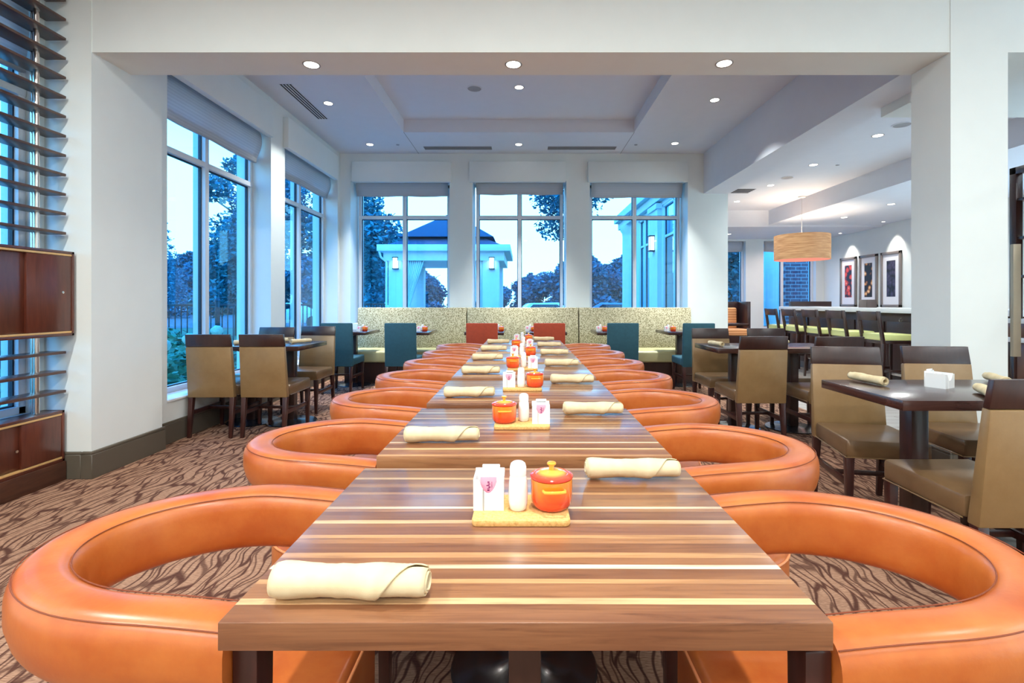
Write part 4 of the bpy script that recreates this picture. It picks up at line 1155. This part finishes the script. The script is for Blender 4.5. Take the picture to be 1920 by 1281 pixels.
def curtain(x0, x1, xm, zt, name='curtain'):
    b = B(); n = 36; rows = []
    for (z, a, c) in ((zt, x0, x1), (1.9, x0, (x0+x1*2)/3 if x1 > x0 else (x0+x1*2)/3), (1.1, x0, (x0+xm)/2+ (xm-x0)*.2), (.9, x0, xm), (-.1, x0, xm+(x1-x0)*.1)):
        rows.append([b.bm.verts.new((a+(c-a)*i/n, 15.62+.04*math.sin(i*1.6), z)) for i in range(n+1)])
    for a, c in zip(rows[:-1], rows[1:]):
        for i in range(n): f = b.bm.faces.new((a[i], a[i+1], c[i+1], c[i])); f.smooth = True
    o = pb(b, name, 'curtain'); m = o.modifiers.new('thick', 'SOLIDIFY'); m.thickness = .01
curtain(-3.70, -3.1, -3.5, 2.5); curtain(-1.28, -1.9, -1.5, 2.5)
def sconce(x, y, z, ax, label):
    t = thing('wall_lantern', label, 'wall lantern', (x, y, z), 0, 'lit wall lanterns'); t.rotation_euler = (0, 0, ax)
    B().box(-.07, .07, -.11, -.0, -.16, .16, .01).obj('glass_box', 'sconceglow', t)
    b = B()
    for sx in (-.08, .07):
        for sy in (-.12, -.01): b.box(sx, sx+.012, sy, sy+.012, -.18, .18)
    b.box(-.09, .09, -.13, 0, .16, .19); b.box(-.09, .09, -.13, 0, -.19, -.16); b.obj('cage', 'railing', t)
sconce(-3.98, 15.6, 2.42, 0, 'lit lantern on the left pier of the garden pavilion')
sconce(-.98, 15.6, 2.42, 0, 'lit lantern on the right pier of the garden pavilion')
sconce(3.12, 11.9, 2.60, -PI/2, 'lit lantern on the pilaster outside the right back window')
# outdoor column past the wing
t = thing('porch_column', 'white round porch column beyond the wing', 'column', (3.25, 15.3, 0))
B().lathe([(.26, -.2), (.26, 0), (.21, .05), (.20, 3.2), (.21, 3.3), (.27, 3.4), (.27, 3.55)], n=28).obj('shaft', 'stucco', t)
# pieces outside the far bay windows
tag(B().box(7.35, 9.2, 14.0, 14.4, -.2, 3.2).obj('brick_wall', 'brick'), 'dark brick wall outside the far bay window', 'brick wall')
tag(B().box(6.6, 7.0, 13.6, 13.9, -.2, 3.4, .01).obj('porch_post', 'stucco'), 'pale square post outside the far bay window', 'post')

# deck railing along the left and behind
def railing(x0, y0, x1, y1, n, label, posts=()):
    L = math.hypot(x1-x0, y1-y0); t = thing('deck_railing', label, 'railing', (x0, y0, -.2), math.atan2(y1-y0, x1-x0), 'dark deck railings')
    B().box(0, L, -.03, .03, 1.30, 1.36, .004).obj('top_rail', 'railing', t); B().box(0, L, -.02, .02, .12, .17, .003).obj('bottom_rail', 'railing', t)
    for i in range(n): u = L*(i+.5)/n; B().box(u-.012, u+.012, -.012, .012, .14, 1.32).obj('baluster', 'railing', t)
    for u in [L*q for q in posts]:
        p = B().box(u-.055, u+.055, -.055, .055, 0, 1.44, .004).obj('post', 'railing', t); B().hexa([(u-.075, -.075, 1.44), (u+.075, -.075, 1.44), (u+.075, .075, 1.44), (u-.075, .075, 1.44), (u-.02, -.02, 1.52), (u+.02, -.02, 1.52), (u+.02, .02, 1.52), (u-.02, .02, 1.52)]).obj('post_cap', 'railing', p)
railing(-11.0, 10.5, -6.5, 13.5, 44, 'dark deck railing seen through the left windows', (0, .38, .72, 1))
railing(-6.5, 13.5, -4.6, 20, 40, 'dark deck railing running behind the pavilion side', (.5, 1))

# foliage generators
def leaf_mesh(name, mat, lumps, n, size, seed, trunk=None, conifer=False):
    rnd = random.Random(seed); vs = []; fs = []
    tot = sum(l[3]**2 for l in lumps)
    for (cx, cy, cz, r, sq) in lumps:
        for _ in range(int(n*r*r/tot)):
            u = Vector((rnd.gauss(0, 1), rnd.gauss(0, 1), rnd.gauss(0, 1))).normalized()*(r*(rnd.uniform(.45, 1.08)))
            p = Vector((cx+u.x, cy+u.y, cz+u.z*sq)); s = size*rnd.uniform(.6, 1.4)
            a = Vector((rnd.gauss(0, 1), rnd.gauss(0, 1), rnd.gauss(0, .6))).normalized(); bb = a.cross(Vector((rnd.gauss(0, 1), rnd.gauss(0, 1), rnd.gauss(0, 1)))).normalized()
            k = len(vs); vs += [p-a*s, p+bb*s*.5, p+a*s, p-bb*s*.5]; fs.append((k, k+1, k+2, k+3))
    me = bpy.data.meshes.new(name); me.from_pydata([tuple(v) for v in vs], [], fs); me.materials.append(MT[mat])
    return me
def crown(seed, h, w, base=.35, nl=16):
    rnd = random.Random(seed); L = []
    for i in range(nl):
        t = rnd.uniform(0, 1); z = h*(base+(1-base)*t*.92); rad = w*math.sin(PI*(.18+.74*t))
        a = rnd.uniform(0, 2*PI); q = rnd.uniform(.2, .75)*rad
        L.append((q*math.cos(a), q*math.sin(a), z, rad*rnd.uniform(.35, .55), .8))
    L.append((0, 0, h*(base+(1-base)*.4), w*.6, 1.1)); return L
def tree(h, w, seed, mat, n=5000, size=.11, base=.3):
    t = thing('leafy_tree', 'x', 'tree')
    me = leaf_mesh('foliage', mat, crown(seed, h, w, base), n, size, seed); o = bpy.data.objects.new('foliage', me); C.objects.link(o); o.parent = t
    b = B(); b.tube([(0, 0, 0), (.05, 0, h*.3), (-.03, .05, h*.6), (0, 0, h*.88)], .1, 8, rs=[.16, .11, .07, .02])
    rnd = random.Random(seed+1)
    for i in range(7):
        a = rnd.uniform(0, 2*PI); z = h*rnd.uniform(.3, .7); b.tube([(0, 0, z), (w*.3*math.cos(a), w*.3*math.sin(a), z+h*.06), (w*.65*math.cos(a), w*.65*math.sin(a), z+h*.15)], .03, 6, rs=[.05, .035, .012])
    b.obj('trunk', 'bark', t); return t
def conifer(h, w, seed, mat):
    L = [(0, 0, h*(.08+.9*i/11), w*(1-i/11.5)*.95+.12, .45) for i in range(12)]
    t = thing('spruce_tree', 'x', 'tree'); me = leaf_mesh('foliage', mat, L, 5000, .13, seed)
    o = bpy.data.objects.new('foliage', me); C.objects.link(o); o.parent = t
    B().tube([(0, 0, 0), (0, 0, h*.95)], .1, 8, rs=[.14, .02]).obj('trunk', 'bark', t); return t
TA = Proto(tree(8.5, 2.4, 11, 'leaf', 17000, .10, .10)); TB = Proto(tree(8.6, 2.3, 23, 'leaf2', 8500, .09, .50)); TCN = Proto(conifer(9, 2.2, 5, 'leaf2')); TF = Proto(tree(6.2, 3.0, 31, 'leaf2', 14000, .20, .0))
def TR(P, x, y, s, rz, lab, grp=None, sz=None):
    o = P.put((x, y, -.2), rz, lab, grp or 'garden trees'); o.scale = (s, s, sz or s)
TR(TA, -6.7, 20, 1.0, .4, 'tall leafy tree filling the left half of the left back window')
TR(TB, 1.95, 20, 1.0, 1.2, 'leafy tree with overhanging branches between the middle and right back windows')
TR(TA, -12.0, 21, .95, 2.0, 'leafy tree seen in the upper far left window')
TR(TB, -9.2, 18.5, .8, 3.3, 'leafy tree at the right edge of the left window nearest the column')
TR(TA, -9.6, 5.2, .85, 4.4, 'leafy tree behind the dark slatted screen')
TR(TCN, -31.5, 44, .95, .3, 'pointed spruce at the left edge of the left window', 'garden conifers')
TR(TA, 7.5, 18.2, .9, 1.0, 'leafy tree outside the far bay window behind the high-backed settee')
# hedge of far trees
far = []
rnd = random.Random(99)
for i in range(12): far.append((-46+i*2.6+rnd.uniform(-.5, .5), 60+rnd.uniform(-3, 3), rnd.uniform(1.05, 1.5)))
for i in range(7): far.append((-15+i*2.6+rnd.uniform(-.5, .5), 40+rnd.uniform(-2, 2), rnd.uniform(.6, .8)))
for i in range(7): far.append((3+i*2.7+rnd.uniform(-.5, .5), 40+rnd.uniform(-2, 2), rnd.uniform(.72, .95)))
for i in range(5): far.append((-40+i*1.5, 24-5*i, rnd.uniform(.9, 1.2)))
for (x, y, s) in far:
    lb, gr = (('seen through the left windows', 'distant trees beyond the left windows') if y > 50 else ('seen past the garden pavilion', 'distant trees beyond the pavilion') if x < 2 and y > 30 else ('seen through the right back window', 'distant trees beyond the right back window') if x >= 2 else ('glimpsed behind the slatted screen', 'distant trees behind the screen'))
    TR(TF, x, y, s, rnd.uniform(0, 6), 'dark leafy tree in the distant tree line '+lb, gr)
# bushes
def bush(seed, mat, r=.55):
    L = [(random.Random(seed+i).uniform(-r, r)*.7, random.Random(seed+i+50).uniform(-r, r)*.7, r*.55+random.Random(seed+i+90).uniform(0, r*.4), r*.55, .9) for i in range(7)]
    me = leaf_mesh('leafy_shrub', mat, L, 2600, .055, seed); o = bpy.data.objects.new('leafy_shrub', me); C.objects.link(o); tag(o, 'x', 'shrub'); return o
BU = Proto(bush(3, 'leaf3'))
labs = ['shrub outside the left window nearest the column, closest to the sill', 'shrub outside the left window, second along the glass', 'shrub outside the left window below the mullion', 'shrub outside the left window near its far jamb', 'shrub outside the far left window', 'shrub behind the screen cabinets, left one', 'shrub behind the screen cabinets, right one', 'low shrub against the deck railing']
for (x, y, s), l in zip(((-4.3, 4.7, 1.0), (-4.35, 5.6, 1.05), (-4.6, 6.7, 1.0), (-4.9, 7.8, 1.1), (-5.0, 9.4, 1.1), (-4.3, 2.6, .9), (-4.4, 3.6, .95), (-6.2, 9.0, 1.2)), labs):
    o = BU.put((x, y, -.2), x*7, l, 'garden shrubs'); o.scale = (s, s, s)
def bloom():
    b = B(); rr = random.Random(4)
    t = bmesh.new(); bmesh.ops.create_icosphere(t, subdivisions=3, radius=.075)
    for v in t.verts: v.co *= 1+rr.uniform(-.07, .07)
    for f in t.faces: f.smooth = True
    b.add(t); o = b.obj('hydrangea_bloom', 'flower', sharp=False); return tag(o, 'x', 'flower')
HB = Proto(bloom())
for (x, y, z), l in zip(((-4.10, 5.15, .70), (-4.15, 5.75, .70), (-4.15, 6.2, .74), (-4.05, 4.55, .62), (-4.10, 4.95, .70), (-4.3, 7.0, .80), (-4.02, 3.55, .66), (-4.05, 3.2, .6)),
        ['pale hydrangea bloom beside the window mullion', 'pale hydrangea bloom above the near left chairs', 'pale hydrangea bloom near the far jamb of the window', 'pale hydrangea bloom low at the left of the window', 'pale hydrangea bloom just left of the mullion', 'pale hydrangea bloom farthest along the windows', 'pale hydrangea bloom behind the screen, near the column', 'pale hydrangea bloom behind the screen, farther from the column']):
    HB.put((x, y, z), 0, l, 'hydrangea blooms')

# vehicles
def car(mat, nm='parked_car'):
    t = thing(nm, 'x', 'car')
    prof = [(-2.2, .25), (-2.2, .75), (-1.5, .85), (-.9, 1.35), (.7, 1.38), (1.5, .92), (2.15, .80), (2.2, .25)]
    b = B(); W = .85
    for a, sx in ((-W, 1), (W, 1)): pass
    t_ = bmesh.new(); A = [t_.verts.new((x, -W, z)) for x, z in prof]; D = [t_.verts.new((x, W, z)) for x, z in prof]; n = len(prof)
    for v in list(A)+list(D):
        if v.co.z > 1.2: v.co.y *= .82
    t_.faces.new(A); t_.faces.new(D[::-1])
    for i in range(n): t_.faces.new((A[i], A[(i+1) % n], D[(i+1) % n], D[i]))
    bmesh.ops.recalc_face_normals(t_, faces=t_.faces); bmesh.ops.bevel(t_, geom=list(t_.edges), offset=.05, segments=2, profile=.5, affect='EDGES')
    for f in t_.faces: f.smooth = True
    b.add(t_); b.obj('body', mat, t)
    for s in (-1, 1):
        B().hexa([(-1.2, s*.80, .92), (1.1, s*.80, .92), (1.1, s*.84, .92), (-1.2, s*.84, .92), (-.8, s*.70, 1.28), (.6, s*.70, 1.28), (.6, s*.74, 1.28), (-.8, s*.74, 1.28)]).obj('side_window', 'carglass', t)
        for x in (-1.35, 1.35):
            w_ = B(); w_.lathe([(0, -.1), (.3, -.1), (.33, -.06), (.33, .06), (.3, .1), (0, .1)], n=24, close=False); w_.xf(Matrix.Translation((x, s*.78, .33)) @ Matrix.Rotation(PI/2, 4, 'X')); w_.obj('wheel', 'tyre', t)
    B().hexa([(.78, -.62, 1.36), (.78, .62, 1.36), (1.50, .70, .96), (1.50, -.70, .96), (.80, -.62, 1.39), (.80, .62, 1.39), (1.53, .70, .985), (1.53, -.70, .985)]).obj('windshield', 'carglass', t)
    return t
CW, CB = Proto(car('whitevehicle')), Proto(car('bluevehicle'))
def PC(P, x, y, rz, lab): P.put((x, y, -.2), rz, lab, 'parked cars')
PC(CW, -8.6, 29, .1, 'white car parked behind the pavilion, low in the left back window')
PC(CW, 1.2, 29, .2, 'white car low in the middle back window')
PC(CB, 5.2, 29, 3.0, 'blue car low in the right back window')
PC(CW, -13.2, 28, .3, 'white car seen in the far left window')
rv = thing('motorhome', 'white camper van parked beyond the railing in the left window', 'camper van', (-38.2, 49, -.2), .25)
B().box(-3, 2.2, -1.1, 1.1, .6, 2.9, .15, 3).obj('living_box', 'whitevehicle', rv); B().box(2.0, 3.3, -1.1, 1.1, 2.0, 2.9, .25, 3).obj('cab_overhang', 'whitevehicle', rv)
B().hexa([(2.2, -1, .5), (4.6, -1, .5), (4.6, 1, .5), (2.2, 1, .5), (2.2, -1, 2.0), (3.0, -.9, 2.0), (3.0, .9, 2.0), (2.2, 1, 2.0)], .08).obj('cab', 'whitevehicle', rv)
B().hexa([(2.6, -1.03, 1.35), (3.3, -1.03, 1.35), (3.3, 1.03, 1.35), (2.6, 1.03, 1.35), (2.6, -.98, 1.85), (3.0, -.98, 1.85), (3.0, .98, 1.85), (2.6, .98, 1.85)]).obj('cab_window', 'carglass', rv)
for x in (-2, 3.3):
    for s in (-1, 1):
        w_ = B(); w_.lathe([(0, -.12), (.38, -.12), (.42, 0), (.38, .12), (0, .12)], n=24, close=False); w_.xf(Matrix.Translation((x, s*.95, .42)) @ Matrix.Rotation(PI/2, 4, 'X')); w_.obj('wheel', 'tyre', rv)
